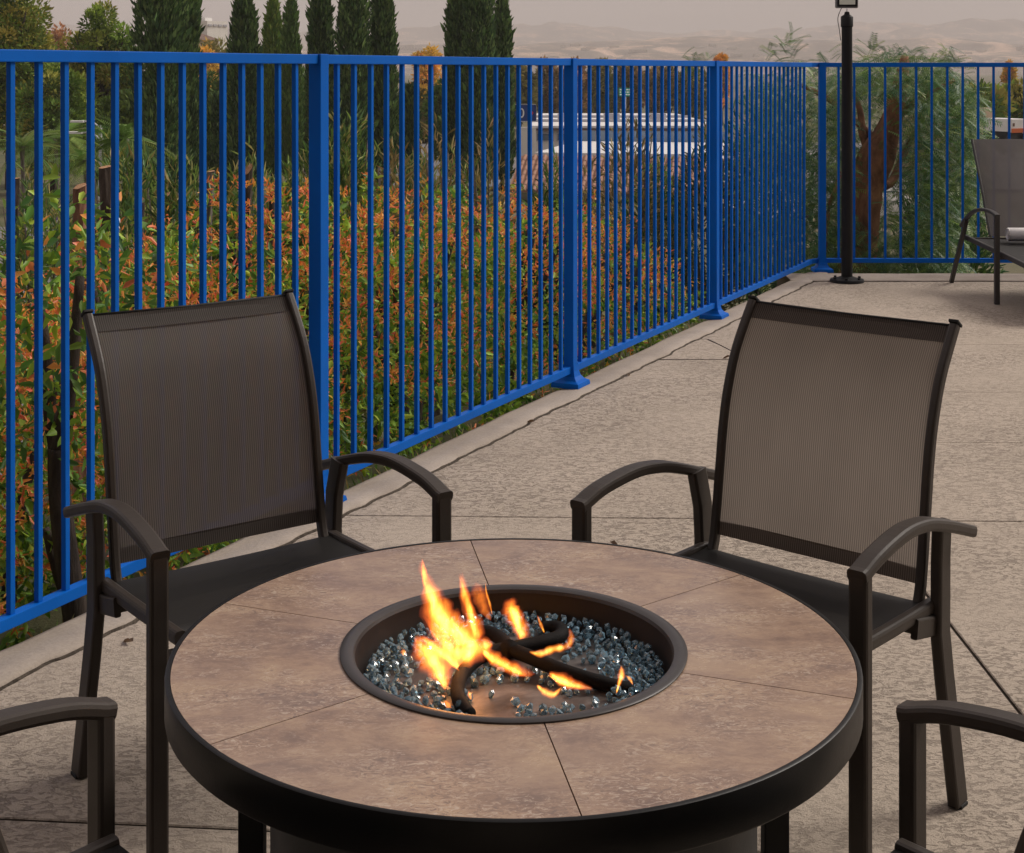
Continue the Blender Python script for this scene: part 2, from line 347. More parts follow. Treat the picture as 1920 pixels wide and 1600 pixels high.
def sweep(bm, pts, prof, side=None, closed_ends=True, scales=None):
    """sweep a section along points; side = the section's first axis (fixed), second axis = tangent x side, mitred"""
    pts = [Vector(p) for p in pts]; n = len(pts); rings = []
    for i, p in enumerate(pts):
        t1 = (pts[i] - pts[i - 1]).normalized() if i else (pts[1] - pts[0]).normalized()
        t2 = (pts[i + 1] - pts[i]).normalized() if i < n - 1 else t1
        t = (t1 + t2).normalized(); mit = 1 / max(0.35, math.sqrt(max(0.05, (1 + t1.dot(t2)) / 2)))
        s = Vector(side) if side is not None else (Vector((0, 0, 1)) if abs(t.z) < 0.9 else Vector((1, 0, 0)))
        s = (s - t * s.dot(t)).normalized(); u = t.cross(s)
        k = scales[i] if scales else 1
        rings.append([bm.verts.new(p + s * (a * k) + u * (b_ * k * (mit if side is not None else 1))) for a, b_ in prof])
    m = len(prof)
    for a, b_ in zip(rings, rings[1:]):
        for j in range(m):
            bm.faces.new((a[j], a[(j + 1) % m], b_[(j + 1) % m], b_[j]))
    if closed_ends:
        bm.faces.new(rings[0][::-1]); bm.faces.new(rings[-1])
def circ(r, n=10): return [(r * math.cos(2 * math.pi * i / n), r * math.sin(2 * math.pi * i / n)) for i in range(n)]
def tube(name, pts, r, mat, parent=None, n=10, scales=None, smooth=True):
    bm = bmesh.new(); sweep(bm, pts, circ(r, n), None, True, scales); return from_bm(name, bm, mat, parent, smooth)
def spline(pts, k=6):
    pts = [Vector(p) for p in pts]; out = []
    for i in range(len(pts) - 1):
        p0 = pts[max(0, i - 1)]; p1 = pts[i]; p2 = pts[i + 1]; p3 = pts[min(len(pts) - 1, i + 2)]
        for j in range(k):
            t = j / k
            out.append(0.5 * ((2 * p1) + (p2 - p0) * t + (2 * p0 - 5 * p1 + 4 * p2 - p3) * t * t + (3 * p1 - p0 - 3 * p2 + p3) * t ** 3))
    out.append(pts[-1]); return out
def lathe(name, prof, mat, parent=None, n=72, smooth=True, closed=False):
    v, f = [], []
    for r, z in prof:
        for i in range(n): v.append((r * math.cos(2 * math.pi * i / n), r * math.sin(2 * math.pi * i / n), z))
    m = len(prof)
    for k in range(m if closed else m - 1):
        k2 = (k + 1) % m
        for i in range(n): f.append((k * n + i, k * n + (i + 1) % n, k2 * n + (i + 1) % n, k2 * n + i))
    o = mesh(name, v, f, mat, parent, False)
    if smooth:
        me = o.data; me.polygons.foreach_set('use_smooth', [True] * len(me.polygons))
        bm = bmesh.new(); bm.from_mesh(me)
        for e in bm.edges:
            if len(e.link_faces) == 2 and e.link_faces[0].normal.angle(e.link_faces[1].normal, 0) > 0.7: e.smooth = False
        bm.to_mesh(me); bm.free()
    return o

# leaves as real little blades, all numpy
def unit(a): return a / np.maximum(np.linalg.norm(a, axis=-1, keepdims=True), 1e-9)
def np_mesh(name, verts, quads, cols, mat, parent=None):
    me = bpy.data.meshes.new(name); nv, nf, k = len(verts), len(quads), quads.shape[1]
    me.vertices.add(nv); me.vertices.foreach_set('co', verts.astype(np.float32).ravel())
    me.loops.add(nf * k); me.loops.foreach_set('vertex_index', quads.astype(np.int32).ravel())
    me.polygons.add(nf); me.polygons.foreach_set('loop_start', np.arange(0, nf * k, k, dtype=np.int32))
    me.update(calc_edges=True)
    if cols is not None:
        a = me.color_attributes.new('Col', 'FLOAT_COLOR', 'POINT')
        c4 = np.concatenate([cols, np.ones((nv, 1))], 1).astype(np.float32); a.data.foreach_set('color', c4.ravel())
    return link(name, me, mat, parent)
def leaf_arrays(cen, axis, nrm, L, W, col, curl=0.12, shape=(0.35, 0.75)):
    n = len(cen); a = unit(axis); s = unit(np.cross(nrm, a)); u = np.cross(a, s)
    L = np.broadcast_to(np.asarray(L, float), (n,))[:, None]; W = np.broadcast_to(np.asarray(W, float), (n,))[:, None]
    b = cen; t = cen + a * L - u * L * curl
    l1 = cen + a * L * shape[0] + s * W / 2 + u * W * 0.22; l2 = cen + a * L * shape[1] + s * W * 0.33 + u * W * 0.12 - u * L * curl * 0.5
    r1 = cen + a * L * shape[0] - s * W / 2 + u * W * 0.22; r2 = cen + a * L * shape[1] - s * W * 0.33 + u * W * 0.12 - u * L * curl * 0.5
    v = np.stack([b, l1, l2, t, r2, r1], 1).reshape(-1, 3)
    i = np.arange(n)[:, None] * 6
    q = np.concatenate([i + np.array([[0, 3, 2, 1]]), i + np.array([[0, 5, 4, 3]])], 0)
    return v, q, np.repeat(col, 6, 0)
def leaf_cloud(name, cen, axis, L, W, col, mat='leaf', parent=None, curl=0.12, up=0.6):
    nrm = unit(rng.normal(size=(len(cen), 3)) + np.array([0, 0, up]))
    v, q, c = leaf_arrays(cen, axis, nrm, L, W, col, curl)
    return np_mesh(name, v, q, c, mat, parent)
def blade_cloud(name, cen, axis, L, W, col, mat='needle', parent=None):
    """simple diamond blades (2 triangles as one quad), for far foliage"""
    n = len(cen); a = unit(axis); s = unit(np.cross(rng.normal(size=(n, 3)), a))
    L = np.broadcast_to(np.asarray(L, float), (n,))[:, None]; W = np.broadcast_to(np.asarray(W, float), (n,))[:, None]
    v = np.stack([cen, cen + a * L * .45 + s * W / 2, cen + a * L, cen + a * L * .45 - s * W / 2], 1).reshape(-1, 3)
    q = np.arange(n)[:, None] * 4 + np.array([[0, 1, 2, 3]])
    return np_mesh(name, v, q, np.repeat(col, 4, 0), mat, parent)
LEAFGAIN = 2.15
def palette(n, cols, weights=None, jitter=0.22):
    cols = np.array(cols, float) * LEAFGAIN
    g_ = cols[:, 1] > cols[:, 0]; cols[g_, 0] *= 0.84; cols[g_, 1] *= 1.10; k = rng.choice(len(cols), n, p=weights)
    return np.clip(cols[k] * (1 + rng.uniform(-jitter, jitter, (n, 1))) * (1 + rng.uniform(-.08, .08, (n, 3))), 0.002, 1)
def rand_dir(n): return unit(rng.normal(size=(n, 3)))

# value noise for terrain
def vnoise(x, y, seed):
    def h(i, j):
        s = np.sin(i * 127.1 + j * 311.7 + seed * 74.7) * 43758.5453; return s - np.floor(s)
    i, j = np.floor(x), np.floor(y); fx, fy = x - i, y - j
    fx = fx * fx * (3 - 2 * fx); fy = fy * fy * (3 - 2 * fy)
    return (h(i, j) * (1 - fx) + h(i + 1, j) * fx) * (1 - fy) + (h(i, j + 1) * (1 - fx) + h(i + 1, j + 1) * fx) * fy
def fbm(x, y, seed, o=5):
    s = 0; a = 0.5
    for k in range(o): s = s + a * vnoise(x * 2 ** k, y * 2 ** k, seed + k); a *= 0.5
    return s

# ================================================================= THE SETTING
FB = np.array([0.3085, 7.68])               # a point of the slanting fence (its third post)
FD = np.array([0.4453, 0.8954])             # along the fence, away from the camera
FN = np.array([0.8954, -0.4453])            # towards the deck
YF = 12.05                                  # the far fence
def fpt(t, off=0.0, z=0.0):
    p = FB + FD * t + FN * off; return Vector((p[0], p[1], z))
def sstep(a, b, x):
    t = np.clip((x - a) / (b - a), 0, 1); return t * t * (3 - 2 * t)
def ground_z(x, y):
    x = np.asarray(x, float); y = np.asarray(y, float)
    out = np.maximum(-((x - FB[0]) * FN[0] + (y - FB[1]) * FN[1]), y - YF)
    z = -0.26 - 0.25 * sstep(0.0, 1.0, out) - 3.4 * sstep(0.6, 8.0, out) - 2.2 * sstep(8, 90, out)
    z = z + 0.10 * (fbm(x * 0.9, y * 0.9, 3) - 0.5) * sstep(0.1, 1.0, out) + 0.5 * (fbm(x * 0.07, y * 0.07, 9) - 0.5) * sstep(5, 40, out)
    return z

xs = np.sinh(np.linspace(-9.4, 9.4, 320)) * 0.95 - 0.5
ys = np.concatenate([np.linspace(-60, 0, 14, endpoint=False), np.linspace(0, 24, 100, endpoint=False), np.geomspace(24, 9000, 96)])
X, Yg = np.meshgrid(xs, ys); Z = ground_z(X, Yg)
nx, ny = len(xs), len(ys)
idx = np.arange(nx * ny).reshape(ny, nx)
q = np.stack([idx[:-1, :-1], idx[:-1, 1:], idx[1:, 1:], idx[1:, :-1]], -1).reshape(-1, 4)
g = np_mesh('ground', np.stack([X, Yg, Z], -1).reshape(-1, 3), q, None, 'ground'); g.data.polygons.foreach_set('use_smooth', [True] * len(g.data.polygons)); tag(g, kind='structure')

def draped(name, x0, x1, y0, y1, mat, nx=30, ny=30, lift=0.04, fn=None):
    xx, yy = np.meshgrid(np.linspace(x0, x1, nx), np.linspace(y0, y1, ny))
    if fn: xx = xx + fn(yy)
    zz = ground_z(xx, yy) + lift
    i = np.arange(nx * ny).reshape(ny, nx); q = np.stack([i[:-1, :-1], i[:-1, 1:], i[1:, 1:], i[1:, :-1]], -1).reshape(-1, 4)
    o = np_mesh(name, np.stack([xx, yy, zz], -1).reshape(-1, 3), q, None, mat); return tag(o, kind='structure')
draped('road', -16, -4.5, 12, 62, 'asphalt', 40, 60, 0.06, lambda y: -(y - 12) * 0.28)
draped('parking_lot', -12, 46, 92, 150, 'asphalt', 30, 30, 0.25)

# far hills
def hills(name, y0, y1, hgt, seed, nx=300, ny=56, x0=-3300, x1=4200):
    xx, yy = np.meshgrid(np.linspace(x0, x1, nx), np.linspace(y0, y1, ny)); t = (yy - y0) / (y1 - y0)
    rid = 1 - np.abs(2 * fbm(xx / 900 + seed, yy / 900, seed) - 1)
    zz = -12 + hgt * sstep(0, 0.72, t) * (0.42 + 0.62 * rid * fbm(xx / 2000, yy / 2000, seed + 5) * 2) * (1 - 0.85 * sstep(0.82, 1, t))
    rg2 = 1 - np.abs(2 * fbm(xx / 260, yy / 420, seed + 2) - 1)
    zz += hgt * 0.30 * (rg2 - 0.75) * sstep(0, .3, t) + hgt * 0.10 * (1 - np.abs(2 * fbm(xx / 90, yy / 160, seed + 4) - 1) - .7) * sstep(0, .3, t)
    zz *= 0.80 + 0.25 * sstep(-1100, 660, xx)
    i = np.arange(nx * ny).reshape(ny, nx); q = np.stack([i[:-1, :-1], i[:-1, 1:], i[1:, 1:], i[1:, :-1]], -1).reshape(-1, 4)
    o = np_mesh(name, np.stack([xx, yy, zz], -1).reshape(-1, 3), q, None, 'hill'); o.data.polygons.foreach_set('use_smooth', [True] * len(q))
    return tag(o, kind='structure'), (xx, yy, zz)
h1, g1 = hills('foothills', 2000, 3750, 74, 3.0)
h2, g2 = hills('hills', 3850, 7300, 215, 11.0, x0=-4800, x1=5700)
# the far town: pale specks nobody could count
bm = bmesh.new()
for k in range(420):
    j = rng.integers(2, 30); i = rng.integers(60, 230)
    x, y, z = g1[0][j, i], g1[1][j, i], g1[2][j, i]
    add_box(bm, Vector((x + rng.uniform(-18, 18), y, z + 1.8)), (rng.uniform(6, 24), rng.uniform(8, 16), rng.uniform(4, 9)))
tag(from_bm('far_town', bm, 'town'), 'pale specks of a far town along the foot of the hills', 'town', kind='stuff')

# ---------------------------------------------------------------- deck: slabs with open joints, kerb strip along the fence
deck = empty('deck'); tag(deck, kind='structure')
def crack(t): # offset of the ragged joint between kerb and slabs, along the fence
    return 0.150 + 0.030 * (fbm(np.array(t * 2.2), np.array(0.3), 21) - 0.5) + 0.034 * (fbm(np.array(t * 12.0), np.array(0.7), 25, 4) - 0.5)
T0, T1 = -12.0, 4.83
tt = np.arange(T0, T1 + 0.01, 0.03)
def solid(name, poly, ztop, zbot, mat, bev=0.004, parent=deck, segs=1):
    bm = bmesh.new(); vs_ = [bm.verts.new((p[0], p[1], ztop)) for p in poly]; f = bm.faces.new(vs_)
    if f.normal.z < 0 or True:
        bm.normal_update()
        if f.normal.z < 0: f.normal_flip()
    r = bmesh.ops.extrude_face_region(bm, geom=[f]); top_e = None
    for v in [e for e in r['geom'] if isinstance(e, bmesh.types.BMVert)]: v.co.z = zbot
    bm.faces.ensure_lookup_table()
    if bev:
        es = [e for e in bm.edges if all(abs(v.co.z - ztop) < 1e-6 for v in e.verts)]
        bmesh.ops.bevel(bm, geom=es, offset=bev, segments=segs, profile=0.5, affect='EDGES')
    bmesh.ops.triangulate(bm, faces=[f for f in bm.faces if len(f.verts) > 4])
    bm.normal_update()
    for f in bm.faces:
        if abs(f.normal.z) < 0.3: f.material_index = 1                # joint walls: dirt colour that also paints in the gap's shade
    o = from_bm(name, bm, mat, parent); o.data.materials.append(M['soil_shade']); return o
def xy(p): return (p[0], p[1])
def on_crack(t, gap): p = fpt(t, float(crack(t)) + gap); return (p.x, p.y)
def t_of_y(y, off=0.15): return (y - FB[1] - FN[1] * off) / FD[1]
J1 = lambda x: 5.455 - 0.03 * x                    # the saw-cut across the deck
J4 = 8.42
def slab_left_edge(y0, y1, gap=0.005):
    a, b_ = t_of_y(y0), t_of_y(y1); return [on_crack(t, gap) for t in np.arange(a, b_, 0.03)] + [on_crack(b_, gap)]
XR = 9.0; g2_ = 0.0045; g1_ = 0.0012
slabs = []
# near slabs: left of and right of the joint at x = 1.32, with shallow scored lines
e = slab_left_edge(-3.0, 3.30)
slabs.append(e + [(1.32 - g2_, 3.05 - g1_), (1.32 - g2_, -3.0)])
e = slab_left_edge(3.31, 5.465)
slabs.append(e[:-1] + [(e[-1][0], J1(e[-1][0]) - g2_), (1.32 - g2_, J1(1.32) - g2_), (1.32 - g2_, 3.90), (0.9, 3.62), (0.3, 3.66), (-0.4, 3.75), (-0.95, 3.60), ])
# filler slab between the scored line and the first one
slabs[-1] = e[:-1] + [(e[-1][0], J1(e[-1][0]) - g2_), (1.32 - g2_, J1(1.32) - g2_), (1.32 - g2_, 3.05 + g1_)]
slabs.append([(1.32 + g2_, -3), (XR, -3), (XR, 4.02 - g1_), (1.32 + g2_, 3.86 - g1_)])
slabs.append([(1.32 + g2_, 3.86 + g1_), (XR, 4.02 + g1_), (XR, J1(XR) - g2_), (1.32 + g2_, J1(1.32) - g2_)])
e = slab_left_edge(5.475, J4 - 0.016)
slabs.append([(e[0][0], J1(e[0][0]) + g2_)] + e[1:] + [(1.0, J4 - 0.018), (1.2, J4 - 0.014), (1.37, J4 - 0.026), (1.45 - 0.0008, 8.1), (1.45 - 0.0008, J1(1.45) + g2_)])
for y0, y1 in ((J1(1.45) + .004, 6.55), (6.55, 7.58), (7.58, 8.9)):
    slabs.append([(1.45 + 0.0008, y0 + g1_), (XR, (J1(XR) + .012) if y0 < 5.6 else y0 - 0.12 + g1_), (XR, y1 - 0.12 - g1_), (1.45 + 0.0008, y1 - g1_)])
# the ragged corner piece by the fourth post
e = slab_left_edge(J4 + 0.012, 9.05)
slabs.append([(e[0][0], J4 + 0.012)] + e[1:] + [(1.205, 9.05), (1.255, 8.86), (1.31, 8.62), (1.355, J4 + 0.008)])
e = slab_left_edge(9.07, 11.48)
slabs.append(e + [(2.42, 11.50), (2.9, 11.492), (3.6, 11.497), (4.5, 11.494), (XR, 11.49), (XR, 8.77 + g1_), (1.45 + 0.0008, 8.9 + g1_), (1.4492, 8.125), (1.379, 8.40), (1.366, 8.43), (1.321, 8.62), (1.267, 8.862), (1.218, 9.056)])
for p in slabs: solid('slab', p, 0.0, -0.05, 'concrete', 0.003)
bed = [(fpt(T0, -0.02).x, -3.0), (XR, -3.0), (XR, 12.1), (fpt(4.88, 0).x, 12.1), xy(fpt(4.88, 0.0)), xy(fpt(T0, 0.0))]
bed = [xy(fpt(t_of_y(-3.0, 0), 0.0)), (XR, -3.0), (XR, 12.0), xy(fpt(4.8, 0.0))]
solid('joint_bed', bed, -0.009, -0.30, 'soil_shade', 0)
# kerb strip: rounded outer lip, a hand's width outside the fence
def kerb(name, stations, along, inner, outer):
    """stations: list of parameter; along(t) -> centre xy ; builds profile loft"""
    prof = [(1, -0.05), (1, 0.003), (0.97, 0.011), (0.7, 0.014), (0.30, 0.004), (0.13, -0.010), (0.04, -0.035), (0.0, -0.075), (0.0, -0.42)]
    v, f = [], []
    for t in stations:
        a = inner(t); b_ = outer(t); wob = 0.012 * (float(fbm(np.array(t * 1.7), np.array(2.0), 31)) - 0.5)
        for k, z in prof: v.append((b_[0] + (a[0] - b_[0]) * k, b_[1] + (a[1] - b_[1]) * k, z + (wob if 0.0 < k < 0.98 else 0)))
    n = len(prof)
    for i in range(len(stations) - 1):
        for j in range(n - 1): f.append((i * n + j, i * n + j + 1, (i + 1) * n + j + 1, (i + 1) * n + j))
    o = mesh(name, v, f, 'kerb', deck, True); o.data.materials.append(M['soil_shade'])
    for i in range(0, len(f), n - 1): o.data.polygons[i].material_index = 1  # inner face: dirt colour with the crack's shade painted in
    return o
kerb('kerb', list(tt), None, lambda t: on_crack(t, -0.001 - 0.012 * float(fbm(np.array(t * 5.0), np.array(8.0), 77))), lambda t: xy(fpt(t, -0.085 + 0.012 * (float(fbm(np.array(t * 3.0), np.array(5.0), 41)) - .5))))
xs_k = np.arange(2.30, XR, 0.08)
kerb('kerb', [2.20] + list(xs_k), None, lambda x: (x if x > 2.45 else x + 0.0, 11.512 + 0.006 * math.sin(x * 9)), lambda x: (x, 12.12))

# added wall block behind the camera, unseen: shades the near deck and camera-facing sides
hw = empty('added_shade_wing', (0, -1.6, 0)); tag(hw, 'added brown wall with windows, unseen behind the viewer, blocking sky from the near deck', 'building')
box('wall', Vector((0, -0.3, 3.4)), (26, 0.5, 7.4), 'shade_wall', hw); box('added_eave', Vector((0, 0.25, 7.2)), (27, 1.7, 0.2), 'roofdark', hw)
for i in range(6):
    for z in (1.4, 4.6):
        wn = box('window', Vector((-10 + 4 * i, -0.02, z)), (1.6, 0.1, 1.5), 'white', hw); box('pane', Vector((-10 + 4 * i, 0.035, z)), (1.44, 0.03, 1.34), 'winglass', wn)

# ---------------------------------------------------------------- the blue fence
TOP, BOT = EYE + 0.058, EYE - 1.592
def feature_post(parent, t=None, xyp=None, ang=0.0):
    p = fpt(t) if xyp is None else Vector((*xyp, 0))
    rot = Matrix.Rotation(ang, 4, 'Z')
    po = box('post', Vector((p.x, p.y, (TOP + 0.002) / 2)), (0.055, 0.055, TOP + 0.002), 'blue', parent, 0.003, rot)
    # flared foot cover
    v, f = [], []
    prof = [(0.031, 0.115), (0.033, 0.08), (0.040, 0.055), (0.055, 0.036), (0.075, 0.026), (0.078, 0.012), (0.078, 0.0)]
    for r_, z in prof:
        for sx, sy in ((1, 1), (-1, 1), (-1, -1), (1, -1)):
            q_ = rot @ Vector((sx * r_, sy * r_, 0)); v.append((p.x + q_.x, p.y + q_.y, z + 0.008))
    for i in range(len(prof) - 1):
        for j in range(4): f.append((i * 4 + j, i * 4 + (j + 1) % 4, (i + 1) * 4 + (j + 1) % 4, (i + 1) * 4 + j))
    mesh('foot_cover', v, f, 'blue', po)
    return po
ANG = math.atan2(FD[1], FD[0])
bal_bm = bmesh.new(); add_box(bal_bm, Vector((0, 0, 0)), (0.0178, 0.0178, TOP - BOT - 0.05), 0.0015)
bal_me = bpy.data.meshes.new('baluster'); bal_bm.to_mesh(bal_me); bal_bm.free(); bal_me.materials.append(M['blue'])
def baluster(x, y, ang, parent):
    o = bpy.data.objects.new('baluster', bal_me); C.objects.link(o); o.parent = parent
    o.location = (x, y, (TOP + BOT) / 2); o.rotation_euler = (random.uniform(-.0015, .0015), random.uniform(-.0015, .0015), ang + random.uniform(-.02, .02)); return o
def rail(a, b_, z, parent, name):
    d = (b_ - a); L = d.length; c = (a + b_) / 2
    return box(name, Vector((c.x, c.y, z)), (L, 0.034, 0.036), 'blue', parent, 0.003, Matrix.Rotation(math.atan2(d.y, d.x), 4, 'Z'))
LP = 2.35
fence = empty('metal_fence', (0, 0, 0)); tag(fence, 'blue metal picket fence running slantwise along the deck edge behind the chairs', 'fence', 'blue fences round the deck')
for t in (-2 * LP, -LP, 0.0, LP): feature_post(fence, t, ang=ANG)
for k in (-2, -1, 0, 1):
    a, b_ = k * LP, (k + 1) * LP
    if k == 1: b_ = 4.80
    rail(fpt(a + 0.0285), fpt(b_ - (0.0285 if k < 1 else 0)), TOP - 0.018, fence, 'top_rail'); rail(fpt(a + 0.0285), fpt(b_ - (0.0285 if k < 1 else 0)), BOT + 0.018, fence, 'bottom_rail')
    n = {-2: 20, 1: 19}.get(k, 18)
    for i in range(1, n + 1):
        t = a + LP * i / 19.0 if k < 1 else a + 0.118 * i + 0.02
        if k == -2: t = b_ - 0.155 - 0.1083 * (i - 1)          # this panel's pickets stand closer
        if k == 1 and t > 4.80: continue
        p = fpt(t); baluster(p.x, p.y, ANG, fence)
fence2 = empty('metal_fence', (0, 0, 0)); tag(fence2, 'blue metal picket fence across the far end of the deck, behind the lamp pole', 'fence', 'blue fences round the deck')
XC = 2.555
feature_post(fence2, xyp=(XC, YF - 0.02))
for z, nm in ((TOP - 0.018, 'top_rail'), (BOT + 0.018, 'bottom_rail')):
    pa = fpt(4.80); rail(Vector((pa.x, pa.y, 0)), Vector((XC - 0.028, YF, 0)), z, fence2, nm)
    rail(Vector((XC + 0.028, YF, 0)), Vector((XC + 2.40, YF, 0)), z, fence2, nm); rail(Vector((XC + 2.456, YF, 0)), Vector((8.2, YF, 0)), z, fence2, nm)
feature_post(fence2, xyp=(XC + 2.428, YF - 0.02))
for i in range(1, 19): baluster(XC + 0.128 * i + 0.012, YF, 0, fence2)

# ================================================================= FURNITURE
TC = (0.003, 2.655)          # table centre
TZ, TR = 0.62, 0.617
table = empty('fire_table', (TC[0], TC[1], 0)); tag(table, 'round fire pit table with brown stone tile top and black metal rim', 'table')
lathe('rim', [(TR - 0.0085, TZ - 0.006), (TR - 0.008, TZ + 0.0008), (TR - 0.002, TZ + 0.0012), (TR + 0.0005, TZ - 0.0005), (TR + 0.001, TZ - 0.004), (TR + 0.001, TZ - 0.064), (TR - 0.003, TZ - 0.069), (TR - 0.03, TZ - 0.069), (TR - 0.03, TZ - 0.03)], 'rim', table, 128)
TI, TO = 0.300, TR - 0.0092
for k in range(6):
    a0 = R(99 - 60 * k); a1 = R(99 - 60 * (k + 1)); n = 24
    gap_i, gap_o = 0.0011 / TI, 0.0011 / TO
    bm = bmesh.new(); top = []
    outer = [(TO * math.cos(a), TO * math.sin(a)) for a in np.linspace(a0 - gap_o, a1 + gap_o, n)]
    inner = [(TI * math.cos(a), TI * math.sin(a)) for a in np.linspace(a0 - gap_i, a1 + gap_i, n)]
    vo = [[bm.verts.new((x, y, z)) for x, y in ring] for z in (TZ, TZ - 0.012) for ring in (outer, inner)]
    for j in range(n - 1):
        bm.faces.new((vo[0][j], vo[0][j + 1], vo[1][j + 1], vo[1][j])); bm.faces.new((vo[2][j], vo[3][j], vo[3][j + 1], vo[2][j + 1]))
        bm.faces.new((vo[0][j], vo[2][j], vo[2][j + 1], vo[0][j + 1])); bm.faces.new((vo[1][j], vo[1][j + 1], vo[3][j + 1], vo[3][j]))
    for j in (0, n - 1): bm.faces.new((vo[0][j], vo[1][j], vo[3][j], vo[2][j]))
    from_bm('tile', bm, 'tile', table)
lathe('tile_bed', [(0.29, TZ - 0.0125), (TR - 0.02, TZ - 0.0125), (TR - 0.02, TZ - 0.03), (0.29, TZ - 0.03)], 'black', table, 64)
# burner bowl with rolled rim
bowl = lathe('fire_bowl', [(0.314, TZ + 0.0008), (0.3142, TZ + 0.003), (0.312, TZ + 0.0045), (0.304, TZ + 0.0055), (0.297, TZ + 0.005), (0.290, TZ + 0.002), (0.287, TZ - 0.004)], 'flange', table, 128)
lathe('bowl_wall', [(0.2872, TZ - 0.004), (0.2845, TZ - 0.075), (0.28, TZ - 0.080), (0.0, TZ - 0.080)], 'bowl', table, 128)
plate = lathe('burner_plate', [(0.0, TZ - 0.056), (0.235, TZ - 0.056), (0.236, TZ - 0.058), (0.236, TZ - 0.079)], 'plate', table, 96)
for ang in (0, 90, 180, 270):
    a = R(ang); p = Vector((0.475 * math.cos(a), 0.475 * math.sin(a), 0))
    box('leg', Vector((p.x, p.y, 0.275)), (0.045, 0.045, 0.548), 'black', table, 0.003)
lathe('cabinet', [(0.0, 0.04), (0.435, 0.04), (0.437, 0.05), (0.437, 0.548), (0.0, 0.548)], 'drum', table, 96)
# burner pipes: a swirl of bent tubes over the plate
def TP(zx, zy, z):      # zoomed-photo pixel -> local table coordinates at height z
    p = G(620 + zx / 2.8235, 1040 + zy / 2.8235, z); return Vector((p.x - TC[0], p.y - TC[1], z))
zb = TZ - 0.030
arms = [[(945, 500, zb + .004), (1090, 470, zb + .004), (1180, 448, zb + .003), (1222, 425, zb), (1222, 398, zb - .004), (1185, 385, zb - .008), (1125, 392, zb - .012)],
        [(945, 500, zb + .004), (860, 515, zb + .003), (775, 555, zb), (705, 620, zb - .004), (672, 700, zb - .008), (685, 780, zb - .012), (735, 850, zb - .02)],
        [(945, 500, zb + .004), (1060, 545, zb + .002), (1200, 605, zb - .002), (1350, 655, zb - .008), (1480, 692, zb - .014), (1590, 718, zb - .02)],
        [(945, 500, zb + .004), (900, 445, zb + .002), (830, 412, zb - .002), (740, 415, zb - .008), (670, 445, zb - .014)]]
for a in arms:
    pts = spline([TP(*p) for p in a], 6)
    tube('burner_pipe', pts, 0.0128, 'pipe', table, 14)
tube('burner_hub', [TP(945, 505, TZ - 0.07), TP(945, 500, zb + 0.010)], 0.017, 'pipe', table, 16)

# fire glass: each pebble a bead of its own
def pebble_mesh(seed):
    r_ = np.random.default_rng(seed); bm = bmesh.new(); bmesh.ops.create_icosphere(bm, subdivisions=1, radius=1.0)
    for v in bm.verts:
        v.co *= r_.uniform(0.70, 1.18)
    bmesh.ops.scale(bm, vec=(1.0, r_.uniform(.7, .95), r_.uniform(.62, .85)), verts=bm.verts)
    me = bpy.data.meshes.new('glass_pebble'); bm.to_mesh(me); bm.free(); me.materials.append(M['glass']); return me
peb = [pebble_mesh(100 + k) for k in range(6)]
def pipe_near(x, y):
    return False
spots = []
def try_add(x, y, r_, z, zone):
    if math.hypot(x, y) + r_ > 0.283: return
    for (a, b_, c, rr, _) in spots:
        if (a - x) ** 2 + (b_ - y) ** 2 + (c - z) ** 2 < (0.84 * (r_ + rr)) ** 2: return
    spots.append((x, y, z, r_, zone))
zf = TZ - 0.056
# a ring of glass round the wall, thick at the right and back, thin at the front
for k in range(6000):
    a = rng.uniform(-math.pi, math.pi); r_ = rng.uniform(0.0070, 0.0108); d = math.degrees(a)
    wdt = np.interp(d, [-180, -150, -125, -100, -60, -45, -20, 20, 60, 100, 140, 180], [.055, .06, .085, .012, .012, .03, .075, .085, .075, .062, .060, .055])
    rad = 0.272 - abs(rng.normal(0, 1)) * wdt * 0.55
    if rad < 0.05: continue
    if -100 < d < -62 and rng.random() > 0.06: continue
    low = rad < 0.24
    zz = (zf if rad < 0.236 else zf - 0.009) + r_ * 0.75
    zone = 'left' if abs(d) > 115 else ('right' if abs(d) < 60 else ('back' if d > 0 else 'front'))
    try_add(rad * math.cos(a), rad * math.sin(a), r_, zz, zone)
    if len(spots) > 420: break
n1 = len(spots)
for k in range(2600):                                      # second layer lying on the first
    a = rng.uniform(-math.pi, math.pi); d = math.degrees(a); r_ = rng.uniform(0.0070, 0.0105)
    if -105 < d < -40: continue
    rad = 0.270 - abs(rng.normal(0, 1)) * 0.026
    zone = 'left' if abs(d) > 115 else ('right' if abs(d) < 60 else 'back')
    try_add(rad * math.cos(a), rad * math.sin(a), r_, zf + 0.017, zone)
    if len(spots) > n1 + 170: break
for cx, cy, n, sp in ((560, 730, 26, .030), (500, 760, 14, .03), (760, 660, 16, .02), (850, 640, 12, .02), (960, 655, 14, .018), (1120, 640, 8, .016), (1280, 745, 5, .01), (1520, 785, 1, .002), (480, 610, 1, .001), (410, 545, 2, .005), (1060, 850, 9, .016), (1170, 850, 8, .014), (1290, 840, 4, .008), (1370, 825, 3, .006), (1190, 690, 5, .014)):
    p = TP(cx, cy, zf)
    for k in range(n * 6):
        r_ = rng.uniform(0.0070, 0.0105); x, y = p.x + rng.normal() * sp, p.y + rng.normal() * sp * 0.8
        try_add(x, y, r_, zf + r_ * .75, 'middle')
        if sum(1 for s in spots if s[4] == 'middle') > 130: break
